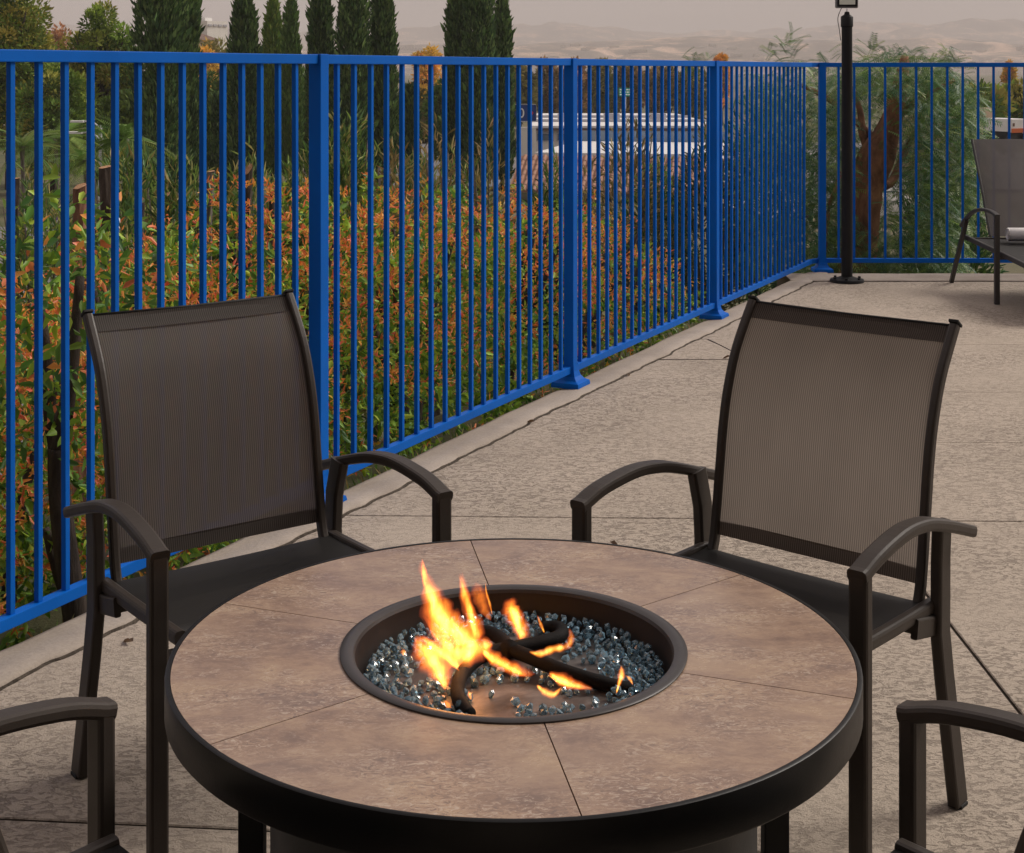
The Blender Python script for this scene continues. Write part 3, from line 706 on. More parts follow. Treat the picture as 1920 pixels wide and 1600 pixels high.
# nearest to the camera show largest
spots.sort(key=lambda s: -s[2] + s[1] * 0.02)
labs = {'left': 'small pale blue fire glass pebble heaped against the left wall of the bowl', 'right': 'small pale blue fire glass pebble heaped against the right wall of the bowl',
        'back': 'small pale blue fire glass pebble heaped along the back wall of the bowl', 'front': 'small clear fire glass pebble beside the front edge of the bowl',
        'middle': 'small clear fire glass pebble lying loose among the burner pipes'}
rest = bmesh.new()
for i, (x, y, z, r_, zone) in enumerate(spots):
    rot = (rng.uniform(0, 6), rng.uniform(0, 6), rng.uniform(0, 6))
    if i < 300:
        o = bpy.data.objects.new('glass_pebble', peb[i % 6]); C.objects.link(o); o.location = (x + TC[0], y + TC[1], z); o.rotation_euler = rot; o.scale = (r_,) * 3
        tag(o, labs[zone], 'glass pebble', 'fire glass at the ' + zone + ' of the bowl')
    else:
        rest.from_mesh(peb[i % 6]); vv = rest.verts[-len(peb[i % 6].vertices):] if False else list(rest.verts)[-len(peb[i % 6].vertices):]
        from mathutils import Euler
        bmesh.ops.transform(rest, matrix=Matrix.Translation((x + TC[0], y + TC[1], z)) @ Euler(rot).to_matrix().to_4x4() @ Matrix.Diagonal((r_, r_, r_, 1)), verts=vv)
o = from_bm('glass_pebbles', rest, 'glass', None, False); tag(o, 'bed of pale blue fire glass filling the rest of the bowl', 'fire glass', kind='stuff')

# ---- the fire: glowing gas tongues, homogeneous emitting volumes
def mat_flame(name, k, ramp_):
    """thin glowing gas: a see-through sheet that adds light; edge factor, height and seed are stored on the mesh"""
    m = bpy.data.materials.new(name); m.use_nodes = True; t = m.node_tree; t.nodes.clear()
    a = N(t, 'ShaderNodeVertexColor', layer_name='Col'); sp = N(t, 'ShaderNodeSeparateColor'); t.links.new(a.outputs[0], sp.inputs[0])
    tc = N(t, 'ShaderNodeTexCoord'); nz = noise(t, mapping(t, tc.outputs['Object'], (60, 30, 16)), 1.0, 3, 0.5, 0.8)
    nr = N(t, 'ShaderNodeMapRange'); t.links.new(nz.outputs[0], nr.inputs[0]); nr.inputs[1].default_value = .3; nr.inputs[2].default_value = .7; nr.inputs[3].default_value = .35; nr.inputs[4].default_value = 1.25
    e2 = N(t, 'ShaderNodeMath', operation='POWER'); t.links.new(sp.outputs[0], e2.inputs[0]); e2.inputs[1].default_value = 2.6
    m1 = N(t, 'ShaderNodeMath', operation='MULTIPLY'); t.links.new(e2.outputs[0], m1.inputs[0]); t.links.new(sp.outputs[1], m1.inputs[1])
    m2 = N(t, 'ShaderNodeMath', operation='MULTIPLY'); t.links.new(m1.outputs[0], m2.inputs[0]); t.links.new(nr.outputs[0], m2.inputs[1])
    r = ramp(t, ramp_); t.links.new(m2.outputs[0], r.inputs[0])
    m3 = N(t, 'ShaderNodeMath', operation='MULTIPLY'); t.links.new(m2.outputs[0], m3.inputs[0]); m3.inputs[1].default_value = k
    e_ = N(t, 'ShaderNodeEmission'); t.links.new(r.outputs[0], e_.inputs[0]); t.links.new(m3.outputs[0], e_.inputs[1])
    tr = N(t, 'ShaderNodeBsdfTransparent'); ad = N(t, 'ShaderNodeAddShader'); t.links.new(e_.outputs[0], ad.inputs[0]); t.links.new(tr.outputs[0], ad.inputs[1])
    o_ = N(t, 'ShaderNodeOutputMaterial'); t.links.new(ad.outputs[0], o_.inputs[0]); m.cycles.emission_sampling = 'NONE'; return m
M['flame'] = mat_flame('flame_orange', 0.55, [(0.0, (1.0, 0.13, 0.015)), (0.4, (1.0, 0.23, 0.02)), (0.8, (1.0, 0.42, 0.05))])
M['flame_core'] = mat_flame('flame_yellow', 0.42, [(0.0, (1.0, 0.30, 0.02)), (0.5, (1.0, 0.46, 0.06)), (0.9, (1.0, 0.62, 0.16))])
M['flame_tip'] = mat_flame('flame_red', 0.30, [(0.0, (1.0, 0.12, 0.05)), (0.6, (1.0, 0.22, 0.03))])
fire = empty('fire', (TC[0], TC[1], TZ - 0.07)); tag(fire, 'orange and yellow gas flames leaping from the burner pipes', 'fire')
def tongue(pts, depth, mat, wscale=1.0, thick=0.45, yoff=0.0):
    """pts: (zoom px x, y, half width px); depth = distance from camera at the foot"""
    k = 2.8235; sp = spline([Vector((p[0], p[1], p[2])) for p in pts], 5); v, f = [], []; n = 16
    for i, s in enumerate(sp):
        t = sp[min(i + 1, len(sp) - 1)] - sp[max(i - 1, 0)]; tx, ty = t.x, t.y; l = math.hypot(tx, ty) or 1; nx_, ny_ = -ty / l, tx / l
        Yd = depth + yoff + 0.012 * math.sin(i * 0.9 + pts[0][0])
        hw = max(s.z, 0.4) * wscale * (1 + 0.12 * math.sin(i * 1.7 + pts[0][1]))
        c = P(620 + s.x / k, 1040 + s.y / k, Yd); e1 = P(620 + (s.x + nx_ * hw) / k, 1040 + (s.y + ny_ * hw) / k, Yd) - c
        th = e1.length * thick + 0.0008
        for j in range(n):
            a = 2 * math.pi * j / n; p = c + e1 * math.cos(a) + Vector((0, 1, 0)) * th * math.sin(a) - Vector(fire.location); v.append(p)
    m = len(sp)
    for i in range(m - 1):
        for j in range(n): f.append((i * n + j, i * n + (j + 1) % n, (i + 1) * n + (j + 1) % n, (i + 1) * n + j))
    f.append(tuple(range(n))[::-1]); f.append(tuple((m - 1) * n + j for j in range(n)))
    o = mesh('flame', v, f[:-2], mat, fire, True)
    at = o.data.color_attributes.new('Col', 'FLOAT_COLOR', 'POINT'); m = len(sp)
    for i in range(m):
        h_ = i / (m - 1); fade = min(1, h_ / .12) * (1 - max(0, (h_ - .55) / .45) ** 1.5 * .92)
        for j in range(n): at.data[i * n + j].color = (abs(math.sin(2 * math.pi * j / n)), fade, 0, 1)
FL = [([(790, 500, 10), (720, 455, 48), (610, 370, 62), (545, 250, 46), (508, 150, 18), (492, 80, 12), (486, 30, 2)], 2.66, .34),
      ([(780, 450, 20), (760, 380, 26), (735, 290, 20), (706, 190, 17), (684, 100, 2)], 2.70, .40),
      ([(1020, 445, 22), (1000, 395, 26), (975, 320, 32), (952, 280, 28), (968, 238, 10)], 2.76, .4),
      ([(615, 715, 4), (580, 630, 40), (530, 545, 52), (480, 480, 36), (447, 432, 3)], 2.58, .30),
      ([(860, 475, 8), (790, 490, 40), (700, 530, 52), (620, 480, 40), (560, 420, 20), (500, 330, 3)], 2.62, .34),
      ([(690, 610, 4), (640, 560, 26), (560, 500, 26), (500, 450, 10), (470, 430, 2)], 2.63, .34),
      ([(800, 500, 4), (850, 545, 22), (920, 585, 24), (1000, 620, 22), (1072, 640, 3)], 2.57, .36),
      ([(1155, 628, 3), (1220, 665, 22), (1290, 690, 20), (1385, 710, 2)], 2.53, .4),
      ([(1090, 690, 3), (1130, 725, 15), (1180, 742, 14), (1222, 702, 2)], 2.50, .4),
      ([(1050, 515, 3), (1110, 525, 15), (1180, 500, 16), (1250, 485, 14), (1275, 440, 14), (1262, 390, 2)], 2.64, .4),
      ([(1132, 415, 2), (1112, 370, 7), (1094, 320, 1)], 2.74, .5),
      ([(1512, 735, 2), (1528, 680, 8), (1540, 630, 15), (1537, 588, 1)], 2.50, .5),
      ([(1600, 690, 1), (1585, 660, 7), (1562, 640, 1)], 2.50, .5),
      ([(640, 812, 1), (618, 795, 12), (600, 772, 2)], 2.46, .5), ([(745, 770, 1), (736, 745, 9), (730, 722, 1)], 2.49, .5),
      ([(385, 535, 2), (385, 515, 12), (388, 502, 2)], 2.62, .5), ([(640, 330, 3), (650, 370, 14), (690, 420, 10), (700, 450, 2)], 2.68, .4)]
for pts, dep, th in FL:
    tongue(pts, dep, 'flame', 1.5, th)
    if max(p[2] for p in pts) > 20: tongue([(p[0] + 14 * math.sin(i * 2.1), p[1] - 6, p[2]) for i, p in enumerate(pts)], dep + .012, 'flame_tip', 1.75, th); tongue([(p[0] - 9 * math.sin(i * 1.6 + 1), p[1] + 8, p[2] * .6) for i, p in enumerate(pts)], dep - .012, 'flame', 1.0, th)
    if max(p[2] for p in pts) > 13: tongue(pts[:-1] if len(pts) > 4 else pts, dep, 'flame_core', 0.9, th, -0.004)
tongue([(850, 350, 3), (820, 300, 32), (790, 230, 48), (775, 180, 40), (770, 148, 8)], 2.715, 'flame_tip', 1.0, .25)
tongue([(855, 320, 2), (842, 260, 8), (824, 200, 6), (820, 148, 1)], 2.715, 'flame', 1.0, .5)
tongue([(500, 170, 4), (497, 110, 16), (489, 60, 11), (484, 20, 1)], 2.665, 'flame_tip', 1.1, .4)
tongue([(640, 600, 3), (600, 590, 40), (520, 560, 44), (460, 520, 10)], 2.56, 'flame_tip', 1.0, .3)
tongue([(760, 470, 3), (720, 500, 30), (740, 540, 34), (690, 555, 10)], 2.60, 'flame_core', 1.0, .3)
ld = bpy.data.lights.new('fire_glow', 'POINT'); ld.energy = 0.30; ld.color = (1.0, 0.42, 0.12); ld.shadow_soft_size = 0.05
lo = bpy.data.objects.new('fire_glow', ld); C.objects.link(lo); lo.parent = fire; lo.location = (-0.09, -0.02, 0.09)

# ---- sling chair; local +y = the way it faces, origin on the floor below the seat
def uv_grid(me, uvs):
    l = me.uv_layers.new(name='UVMap')
    for lp in me.loops: l.data[lp.index].uv = uvs[lp.vertex_index]
def sheet(name, prof, hw, mat, parent, sag=0.012, nu=13, axis=0):
    """cloth between two side rails; prof: (y,z) down the middle of the rails"""
    L = [0]
    for a, b_ in zip(prof, prof[1:]): L.append(L[-1] + math.dist(a, b_))
    v, f, uvs = [], [], []
    for i, (y, z) in enumerate(prof):
        a = prof[max(0, i - 1)]; b_ = prof[min(len(prof) - 1, i + 1)]; ty, tz = b_[0] - a[0], b_[1] - a[1]; l = math.hypot(ty, tz); ny_, nz_ = tz / l, -ty / l
        for j in range(nu):
            u = -1 + 2 * j / (nu - 1); s = -sag * (1 - u * u) * (0.4 + 0.6 * math.sin(math.pi * i / (len(prof) - 1)))
            v.append((u * hw, y + ny_ * s, z + nz_ * s)); uvs.append((u * hw, L[i]))
    for i in range(len(prof) - 1):
        for j in range(nu - 1): f.append((i * nu + j, i * nu + j + 1, (i + 1) * nu + j + 1, (i + 1) * nu + j))
    o = mesh(name, v, f, mat, parent, True); uv_grid(o.data, uvs); return o
def yz(pts, x): return [Vector((x, p[0], p[1])) for p in pts]
def dense(pts, k=5): return [(p.y, p.z) for p in spline([Vector((0, *p)) for p in pts], k)]

def make_chair():
    t = empty('sling_chair')
    back = [(-0.140, 0.425), (-0.166, 0.480), (-0.182, 0.57), (-0.196, 0.67), (-0.211, 0.77), (-0.234, 0.86), (-0.274, 0.955), (-0.349, 1.062)]
    AX = 0.359
    for s in (-1, 1):
        x = s * AX
        arm = dense([(0.27, 0.654), (0.20, 0.675), (0.08, 0.690), (-0.02, 0.683), (-0.10, 0.664), (-0.18, 0.640), (-0.277, 0.608)])
        bm = bmesh.new(); sweep(bm, yz([(0.27, 0.008), (0.27, 0.656)], x), sect(0.043, 0.030, 0.007), (1, 0, 0)); from_bm('leg', bm, 'frame', t, False)
        bm = bmesh.new(); sweep(bm, [Vector((x - s * 0.016 * max(0, (0.2 - p[0]) / 0.47), *p)) for p in [(0.2855, 0.651)] + arm], sect(0.044, 0.027, 0.008), (1, 0, 0)); ar = from_bm('armrest', bm, 'frame', t, False)
        rear = [(-0.165, 0.648), (-0.178, 0.56), (-0.182, 0.47), (-0.176, 0.40), (-0.185, 0.30), (-0.213, 0.006)]
        bm = bmesh.new(); sweep(bm, [Vector((s * xx_, *p)) for p, xx_ in zip(rear, (0.331, 0.322, 0.320, 0.322, 0.327, 0.347))], sect(0.028, 0.054, 0.006), (1, 0, 0)); from_bm('leg', bm, 'frame', t, False)
        for yy, xx in ((0.27, x), (-0.2135, s * 0.347)):
            box('foot_glide', Vector((xx, yy, 0.004)), (0.034, 0.034, 0.008), 'rubber', t, 0.002)
        bm = bmesh.new(); sweep(bm, yz(dense([(0.262, 0.462), (0.1, 0.458), (-0.05, 0.456), (-0.170, 0.456)], 3), s * 0.304), sect(0.026, 0.030, 0.007), (1, 0, 0)); from_bm('seat_rail', bm, 'frame', t)
        # gusset joining seat rail and rear leg
        bm = bmesh.new(); sweep(bm, yz([(-0.06, 0.435), (-0.165, 0.415)], s * 0.316), sect(0.016, 0.045, 0.004), (1, 0, 0)); from_bm('bracket', bm, 'frame', t)
        bm = bmesh.new(); sweep(bm, yz(dense(back, 5), s * 0.278), sect(0.022, 0.026, 0.006), (1, 0, 0)); br = from_bm('back_rail', bm, 'frame', t)
        box('end_cap', Vector((s * 0.278, -0.353, 1.068)), (0.025, 0.029, 0.007), 'rubber', br, 0.002, Matrix.Rotation(R(36), 4, 'X'))
    bm = bmesh.new(); sweep(bm, [Vector((-0.325, 0.255, 0.425)), Vector((0.325, 0.255, 0.425))], sect(0.022, 0.03, 0.006), (0, 1, 0)); from_bm('cross_bar', bm, 'frame', t)
    bm = bmesh.new(); sweep(bm, [Vector((-0.31, -0.12, 0.415)), Vector((0.31, -0.12, 0.415))], sect(0.022, 0.03, 0.006), (0, 1, 0)); from_bm('cross_bar', bm, 'frame', t)
    bd = dense(back, 5); k0 = next(i for i, p in enumerate(bd) if p[1] > 0.486)
    bd = bd[k0:]
    sheet('back_sling', bd, 0.270, 'sling', t, 0.014)
    off = [(y + 0.0035, z - 0.001) for y, z in bd]
    sheet('top_hem', off[-3:], 0.270, 'hem', t, 0.013); sheet('bottom_hem', [(p[0] - .006, p[1]) for p in off[:3]], 0.270, 'hem', t, 0.008)
    bm = bmesh.new(); sweep(bm, [Vector((-0.270, bd[-1][0], bd[-1][1])), Vector((0, bd[-1][0] - .006, bd[-1][1] - 0.004)), Vector((0.270, bd[-1][0], bd[-1][1]))], circ(0.004, 8)); from_bm('hem_cord', bm, 'rubber', t, True)
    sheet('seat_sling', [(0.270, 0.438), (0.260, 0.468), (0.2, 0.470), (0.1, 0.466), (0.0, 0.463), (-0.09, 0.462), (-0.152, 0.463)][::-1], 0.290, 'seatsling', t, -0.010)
    return t
chair0 = make_chair()
def place(o, front_mid, face, label):
    f = Vector((*face, 0)).normalized(); loc = Vector((*front_mid, 0)) - f * 0.27
    o.location = loc; o.rotation_euler = (0, 0, math.atan2(-f.x, f.y)); tag(o, label, 'chair', 'sling chairs round the fire table'); return o
def pose(o, x, y, a, label):
    o.location = (x, y, 0); o.rotation_euler = (0, 0, a); return tag(o, label, 'chair', 'sling chairs round the fire table')
pose(chair0, -0.6173, 3.494, -2.5009, 'brown mesh sling armchair in front of the blue fence, darker of the two facing chairs')
pose(copy_tree(chair0), 0.6112, 3.3856, 2.4211, 'brown mesh sling armchair on the open deck, paler back showing the paving through')
place(copy_tree(chair0), (-0.393, 2.073), (0.69, 0.724), 'brown armchair cut off by the lower left edge, only one armrest and leg showing')
place(copy_tree(chair0), (0.377, 2.057), (-0.70, 0.714), 'brown armchair cut off by the lower right edge, only one armrest and leg showing')

# ---- chaise by the far fence
ch = empty('chaise_lounge', (3.90, 10.95, 0)); tag(ch, 'dark grey mesh chaise lounge with raised back standing by the far fence', 'chaise lounge')
for s in (-1, 1):
    x = s * 0.455
    arm = dense([(-0.590, 0.630), (-0.45, 0.650), (-0.25, 0.645), (-0.05, 0.610), (0.10, 0.55), (0.24, 0.475)], 5)
    bm = bmesh.new(); sweep(bm, yz([(-0.575, 0.004), (-0.575, 0.632)], x), sect(0.036, 0.036, 0.005), (1, 0, 0)); from_bm('leg', bm, 'lounge_frame', ch)
    bm = bmesh.new(); sweep(bm, yz(arm, x), sect(0.034, 0.024, 0.006), (1, 0, 0)); from_bm('armrest', bm, 'lounge_frame', ch)
    bm = bmesh.new(); sweep(bm, yz([(0.12, 0.535), (0.20, 0.42), (0.36, 0.20), (0.50, 0.004)], x), sect(0.03, 0.036, 0.005), (1, 0, 0)); from_bm('leg', bm, 'lounge_frame', ch)
    bm = bmesh.new(); sweep(bm, yz(dense([(0.28, 0.385), (-0.5, 0.360), (-1.1, 0.335), (-1.35, 0.30)], 4), s * 0.415), sect(0.026, 0.036, 0.005), (1, 0, 0)); from_bm('seat_rail', bm, 'lounge_frame', ch)
    bm = bmesh.new(); sweep(bm, yz([(-1.15, 0.33), (-1.17, 0.004)], s * 0.42), sect(0.03, 0.036, 0.005), (1, 0, 0)); from_bm('leg', bm, 'lounge_frame', ch)
    bm = bmesh.new(); sweep(bm, yz([(0.16, 0.40), (0.34, 0.72), (0.60, 1.118)], s * 0.262), sect(0.016, 0.022, 0.005), (1, 0, 0)); from_bm('back_rail', bm, 'lounge_frame', ch)
bm = bmesh.new(); sweep(bm, [Vector((-0.41, 0.24, 0.37)), Vector((0.41, 0.24, 0.37))], sect(0.022, 0.03, 0.005), (0, 1, 0)); from_bm('cross_bar', bm, 'lounge_frame', ch)
bm = bmesh.new(); sweep(bm, [Vector((-0.44, -0.575, 0.335)), Vector((0.44, -0.575, 0.335))], sect(0.022, 0.03, 0.005), (0, 1, 0)); from_bm('cross_bar', bm, 'lounge_frame', ch)
sheet('back_sling', [(0.155 + 0.0445 * i, 0.40 + 0.0718 * i) for i in range(11)], 0.256, 'greysling', ch, 0.02)
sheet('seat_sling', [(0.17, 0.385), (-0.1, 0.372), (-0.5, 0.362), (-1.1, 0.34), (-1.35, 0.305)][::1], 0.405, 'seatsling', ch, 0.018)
# rolled towel
tw = empty('rolled_towel', (3.82, 10.96, 0.435)); tag(tw, 'rolled white towel lying on the seat of the grey chaise', 'towel')
sp_ = [(0.004 + 0.0525 * (1 - k / 60) , k * 0.45) for k in range(60)]
v, f = [], []
for i, x in enumerate((-0.10, -0.094, 0.25, 0.256)):
    for j in range(28):
        a = 2 * math.pi * j / 28; rr = 0.054 * (0.94 if i in (0, 3) else 1.0) * (1 + 0.025 * math.sin(3 * a))
        v.append((x, rr * math.cos(a), rr * math.sin(a) * 0.93))
for i in range(3):
    for j in range(28): f.append((i * 28 + j, i * 28 + (j + 1) % 28, (i + 1) * 28 + (j + 1) % 28, (i + 1) * 28 + j))
f.append(tuple(range(28))); f.append(tuple(84 + j for j in range(27, -1, -1)))
mesh('roll', v, f, 'towel', tw, True)
spi = [Vector((-0.1015, (0.048 - 0.0007 * k) * math.cos(k * 0.4), (0.045 - 0.00066 * k) * math.sin(k * 0.4))) for k in range(64)]
tube('fold_edge', spi, 0.0022, 'towel', tw, 6)

# ---- lamp pole
pp = G(1588, 529); lp = empty('lamp_pole', (pp.x, pp.y, 0)); tag(lp, 'slim black pole with a square floodlight on top and a bolted round foot', 'lamp pole')
lathe('pole', [(0.0, 0.02), (0.0435, 0.02), (0.0415, 2.02), (0.0, 2.02)], 'black', lp, 32)
lathe('pole_cap', [(0.0435, 2.005), (0.048, 2.01), (0.048, 2.085), (0.044, 2.09), (0.022, 2.105), (0.018, 2.125), (0.0, 2.128)], 'black', lp, 32)
bp = lathe('base_plate', [(0.0, 0.045), (0.05, 0.045), (0.085, 0.032), (0.128, 0.024), (0.132, 0.016), (0.132, 0.001), (0.0, 0.001)], 'black', lp, 40)
for k in range(6):
    a = R(60 * k + 15); bmx = bmesh.new(); bmesh.ops.create_cone(bmx, cap_ends=True, segments=6, radius1=0.011, radius2=0.011, depth=0.016, matrix=Matrix.Translation((0.108 * math.cos(a), 0.108 * math.sin(a), 0.033))); from_bm('bolt', bmx, 'black', bp)
tube('stem', [(0, 0, 2.12), (0, 0, 2.152)], 0.005, 'galv', lp, 8)
fh = empty('floodlight', (0, -0.01, 2.235)); fh.parent = lp
box('housing', Vector((0, 0.022, 0.02)), (0.178, 0.04, 0.20), 'grey_housing', fh, 0.012)
box('bezel', Vector((0, 0.0, 0.02)), (0.156, 0.008, 0.178), 'black', fh, 0.006)
box('lens', Vector((0, -0.004, 0.02)), (0.124, 0.006, 0.146), 'lens', fh, 0.002)
box('led_plate', Vector((0, -0.0075, 0.022)), (0.055, 0.003, 0.065), 'ledplate', fh, 0.001)
tube('cord', spline([(-0.03, 0.03, 2.17), (-0.06, 0.05, 2.08), (-0.052, 0.03, 1.98), (-0.045, 0.02, 1.9)], 5), 0.003, 'rubber', lp, 6)

# ---- scraps on the paving
dry = bpy.data.meshes.new('dry_leaf')
vv, qq, cc = leaf_arrays(np.zeros((1, 3)), np.array([[1., 0, .15]]), np.array([[0, 0, 1.]]), 0.05, 0.018, np.array([[0.16, 0.10, 0.06]]), 0.5)
d0 = np_mesh('dry_leaf', vv, qq, cc, 'leaf')
names = [((1177, 703), 'curled dry leaf in the kerb crack near the third fence post'), ((1003, 790), 'curled dry leaf in the kerb crack before the second blue panel'), ((1143, 1016), 'dry leaf on the paving beside the right chair arm'), ((250, 1203), 'dry scrap on the paving behind the left chair leg'), ((1370, 668), 'dry leaf at the forked paving joint'), ((636, 936), 'dark scrap on the kerb under the left chair arm')]
for i, ((px, py), lab) in enumerate(names):
    o = d0 if i == 0 else d0.copy()
    if i: C.objects.link(o)
    p = G(px, py, 0.012); o.location = p; o.rotation_euler = (0.2, 0, rng.uniform(0, 6)); tag(o, lab, 'leaf', 'dry leaves on the paving')

# ================================================================= PLANTS
RED = [(0.45, 0.13, 0.055), (0.46, 0.18, 0.045), (0.42, 0.23, 0.045), (0.42, 0.10, 0.055)]
GRN = [(0.085, 0.13, 0.025), (0.15, 0.185, 0.028), (0.05, 0.085, 0.024), (0.25, 0.26, 0.035)]
def photinia(t0, off, r_, ztop, zb, label, nleaf=3200, density_low=1.0):
    c = fpt(t0, -off); gz = float(ground_z(c.x, c.y))
    root = empty('photinia_shrub', (c.x, c.y, gz)); tag(root, label, 'shrub', 'red-tipped shrubs behind the slanting fence')
    H = ztop - gz
    for k in range(4):
        a = rng.uniform(0, 6.28); b_ = rng.uniform(.25, .6) * r_
        pts = spline([Vector((rng.uniform(-.1, .1), rng.uniform(-.1, .1), -0.1)), Vector((b_ * .4 * math.cos(a), b_ * .4 * math.sin(a), H * .35)), Vector((b_ * math.cos(a), b_ * math.sin(a), H * .82))], 4)
        tube('stem', pts, 0.042, 'bark', root, 8, [1 - .75 * i / (len(pts) - 1) for i in range(len(pts))])
    # shoots: leaves grow in rosettes on an uneven hull
    ns = nleaf // 3
    d = rand_dir(ns); d[:, 2] = np.abs(d[:, 2]) * 0.9 + rng.uniform(-0.9, 0.3, ns) * (rng.random(ns) < 0.75); d = unit(d)
    rad = rng.uniform(0.62, 1.0, ns) ** 0.7; lump = 0.82 + 0.45 * fbm(d[:, 0] * 2 + t0 * 3, d[:, 1] * 2 + d[:, 2] * 2.3, 50 + t0)
    cz = (ztop + zb) / 2 - gz; hz = (ztop - zb) / 2
    cen = np.stack([d[:, 0] * r_ * rad * lump, d[:, 1] * r_ * rad * lump, cz + d[:, 2] * hz * rad * np.minimum(lump, 1.08)], 1)
    h = (cen[:, 2] - (zb - gz)) / (ztop - zb)
    pr = np.clip((h - 0.40) * 1.4 + 0.10 + 0.35 * (rad - .8) + 0.10, 0.04, 0.78)         # new growth is red, old leaves green
    A, X_, Ls, Ws, Cs = [], [], [], [], []
    pr = np.clip(pr * np.clip(0.40 + 2.8 * (fbm(cen[:, 0] * 1.5 + t0 * 7, cen[:, 1] * 1.5 + cen[:, 2] * 1.7, 91, 3) - 0.22), .08, 1.5), 0.02, 0.85)      # new growth comes in patches
    isred = rng.random(ns) < pr
    for k in range(9):
        ax = unit(d * 0.55 + rand_dir(ns) * 0.75 + np.array([0, 0, 0.12]) * isred[:, None] + np.array([0, 0, -0.25]) * (~isred)[:, None])
        A.append(cen + rng.normal(size=(ns, 3)) * 0.018); X_.append(ax)
        L = np.where(isred, rng.uniform(.030, .055, ns), rng.uniform(.042, .075, ns)); Ls.append(L); Ws.append(L * np.where(isred, .30, .42))
        cr = palette(ns, RED, [.3, .3, .3, .1]); cg = palette(ns, GRN, [.3, .30, .15, .25])
        Cs.append(np.where((isred & (rng.random(ns) < .86))[:, None], cr, cg))
    A, X_, Ls, Ws, Cs = map(np.concatenate, (A, X_, Ls, Ws, Cs))
    nb = 36; toward = np.array([FN[0], FN[1]])                                   # the leaves that show largest: parts of their own
    score = (A[:, :2] @ toward) + 0.2 * A[:, 2] + rng.uniform(0, .5, len(A)); big = np.argsort(-score)[:nb * 6:6]; keep = np.ones(len(A), bool); keep[big] = False
    tag(leaf_cloud('foliage', A[keep], X_[keep], Ls[keep], Ws[keep], Cs[keep], 'leaf', root), kind='stuff')
    for i in big:
        v_, q_, c_ = leaf_arrays(np.zeros((1, 3)), X_[i:i + 1], unit(rng.normal(size=(1, 3)) + np.array([0, 0, .6])), Ls[i:i + 1] * 1.15, Ws[i:i + 1] * 1.1, Cs[i:i + 1])
        o = np_mesh('leaf', v_, q_, c_, 'leaf', root); o.location = A[i]
    return root
ph = [(-4.6, 1.35, .70, 0.50, -1.2, 'red-tipped shrub at the far left, with bare stems and road showing through', 380),
      (-3.5, 1.75, .95, 0.66, -1.4, 'red-tipped shrub behind the left chair, right of the dark forked trunk', 2500),
      (-2.35, 1.75, .95, 0.70, -1.4, 'red-tipped shrub behind the top of the left chair back', 3400),
      (-1.2, 1.85, 1.0, 0.84, -1.4, 'red-tipped shrub beyond the second fence post, brightest orange', 3600),
      (0.1, 1.95, 1.05, 1.0, -1.4, 'tall red-tipped shrub left of the third fence post', 3800),
      (1.3, 1.8, 1.0, 0.95, -1.4, 'red-tipped shrub behind the third fence post', 3200),
      (2.6, 1.75, 1.0, 0.78, -1.4, 'darker red-tipped shrub left of the fourth fence post', 2800),
      (3.9, 1.7, 1.0, 0.60, -1.4, 'low dark shrub behind the narrowing far end of the slanting fence', 2400)]
for a in ph: photinia(*a)
# the dark forked trunk at far left
ft = P(150, 900, 5.55); gz = float(ground_z(ft.x, ft.y)); root = empty('forked_tree', (ft.x, ft.y, gz)); tag(root, 'dark forked tree trunk standing just behind the fence at far left', 'tree')
def rel(px, py, Y): return P(px, py, Y) - Vector((ft.x, ft.y, gz))
Yt = ft.y
tube('trunk', spline([rel(160, 1260, Yt), rel(130, 1080, Yt), rel(112, 930, Yt), rel(108, 840, Yt)], 4), 0.042, 'bark', root, 10, [1.25 - .35 * i / 12 for i in range(13)])
tube('limb', spline([rel(108, 850, Yt), rel(95, 780, Yt + .05), rel(86, 660, Yt + .1), rel(70, 540, Yt + .15)], 4), 0.028, 'bark', root, 8, [1.2 - .6 * i / 12 for i in range(13)])
tube('limb', spline([rel(110, 850, Yt), rel(128, 740, Yt), rel(140, 640, Yt), rel(150, 520, Yt + .1)], 4), 0.030, 'bark', root, 8, [1.2 - .6 * i / 12 for i in range(13)])
tube('limb', spline([rel(150, 1180, Yt), rel(110, 1080, Yt + .05), rel(85, 990, Yt + .1)], 4), 0.022, 'bark', root, 8, [1.2 - .5 * i / 8 for i in range(9)])
n = 900; d = rand_dir(n); cen = np.array(rel(110, 600, Yt)) + d * np.array([.55, .4, .55]) * rng.uniform(.4, 1, (n, 1))
tag(leaf_cloud('crown', cen, rand_dir(n) + np.array([0, 0, -.3]), rng.uniform(.05, .09, n), rng.uniform(.02, .034, n), palette(n, GRN + RED[:2], [.3, .25, .15, .15, .1, .05]), 'leaf', root), kind='stuff')

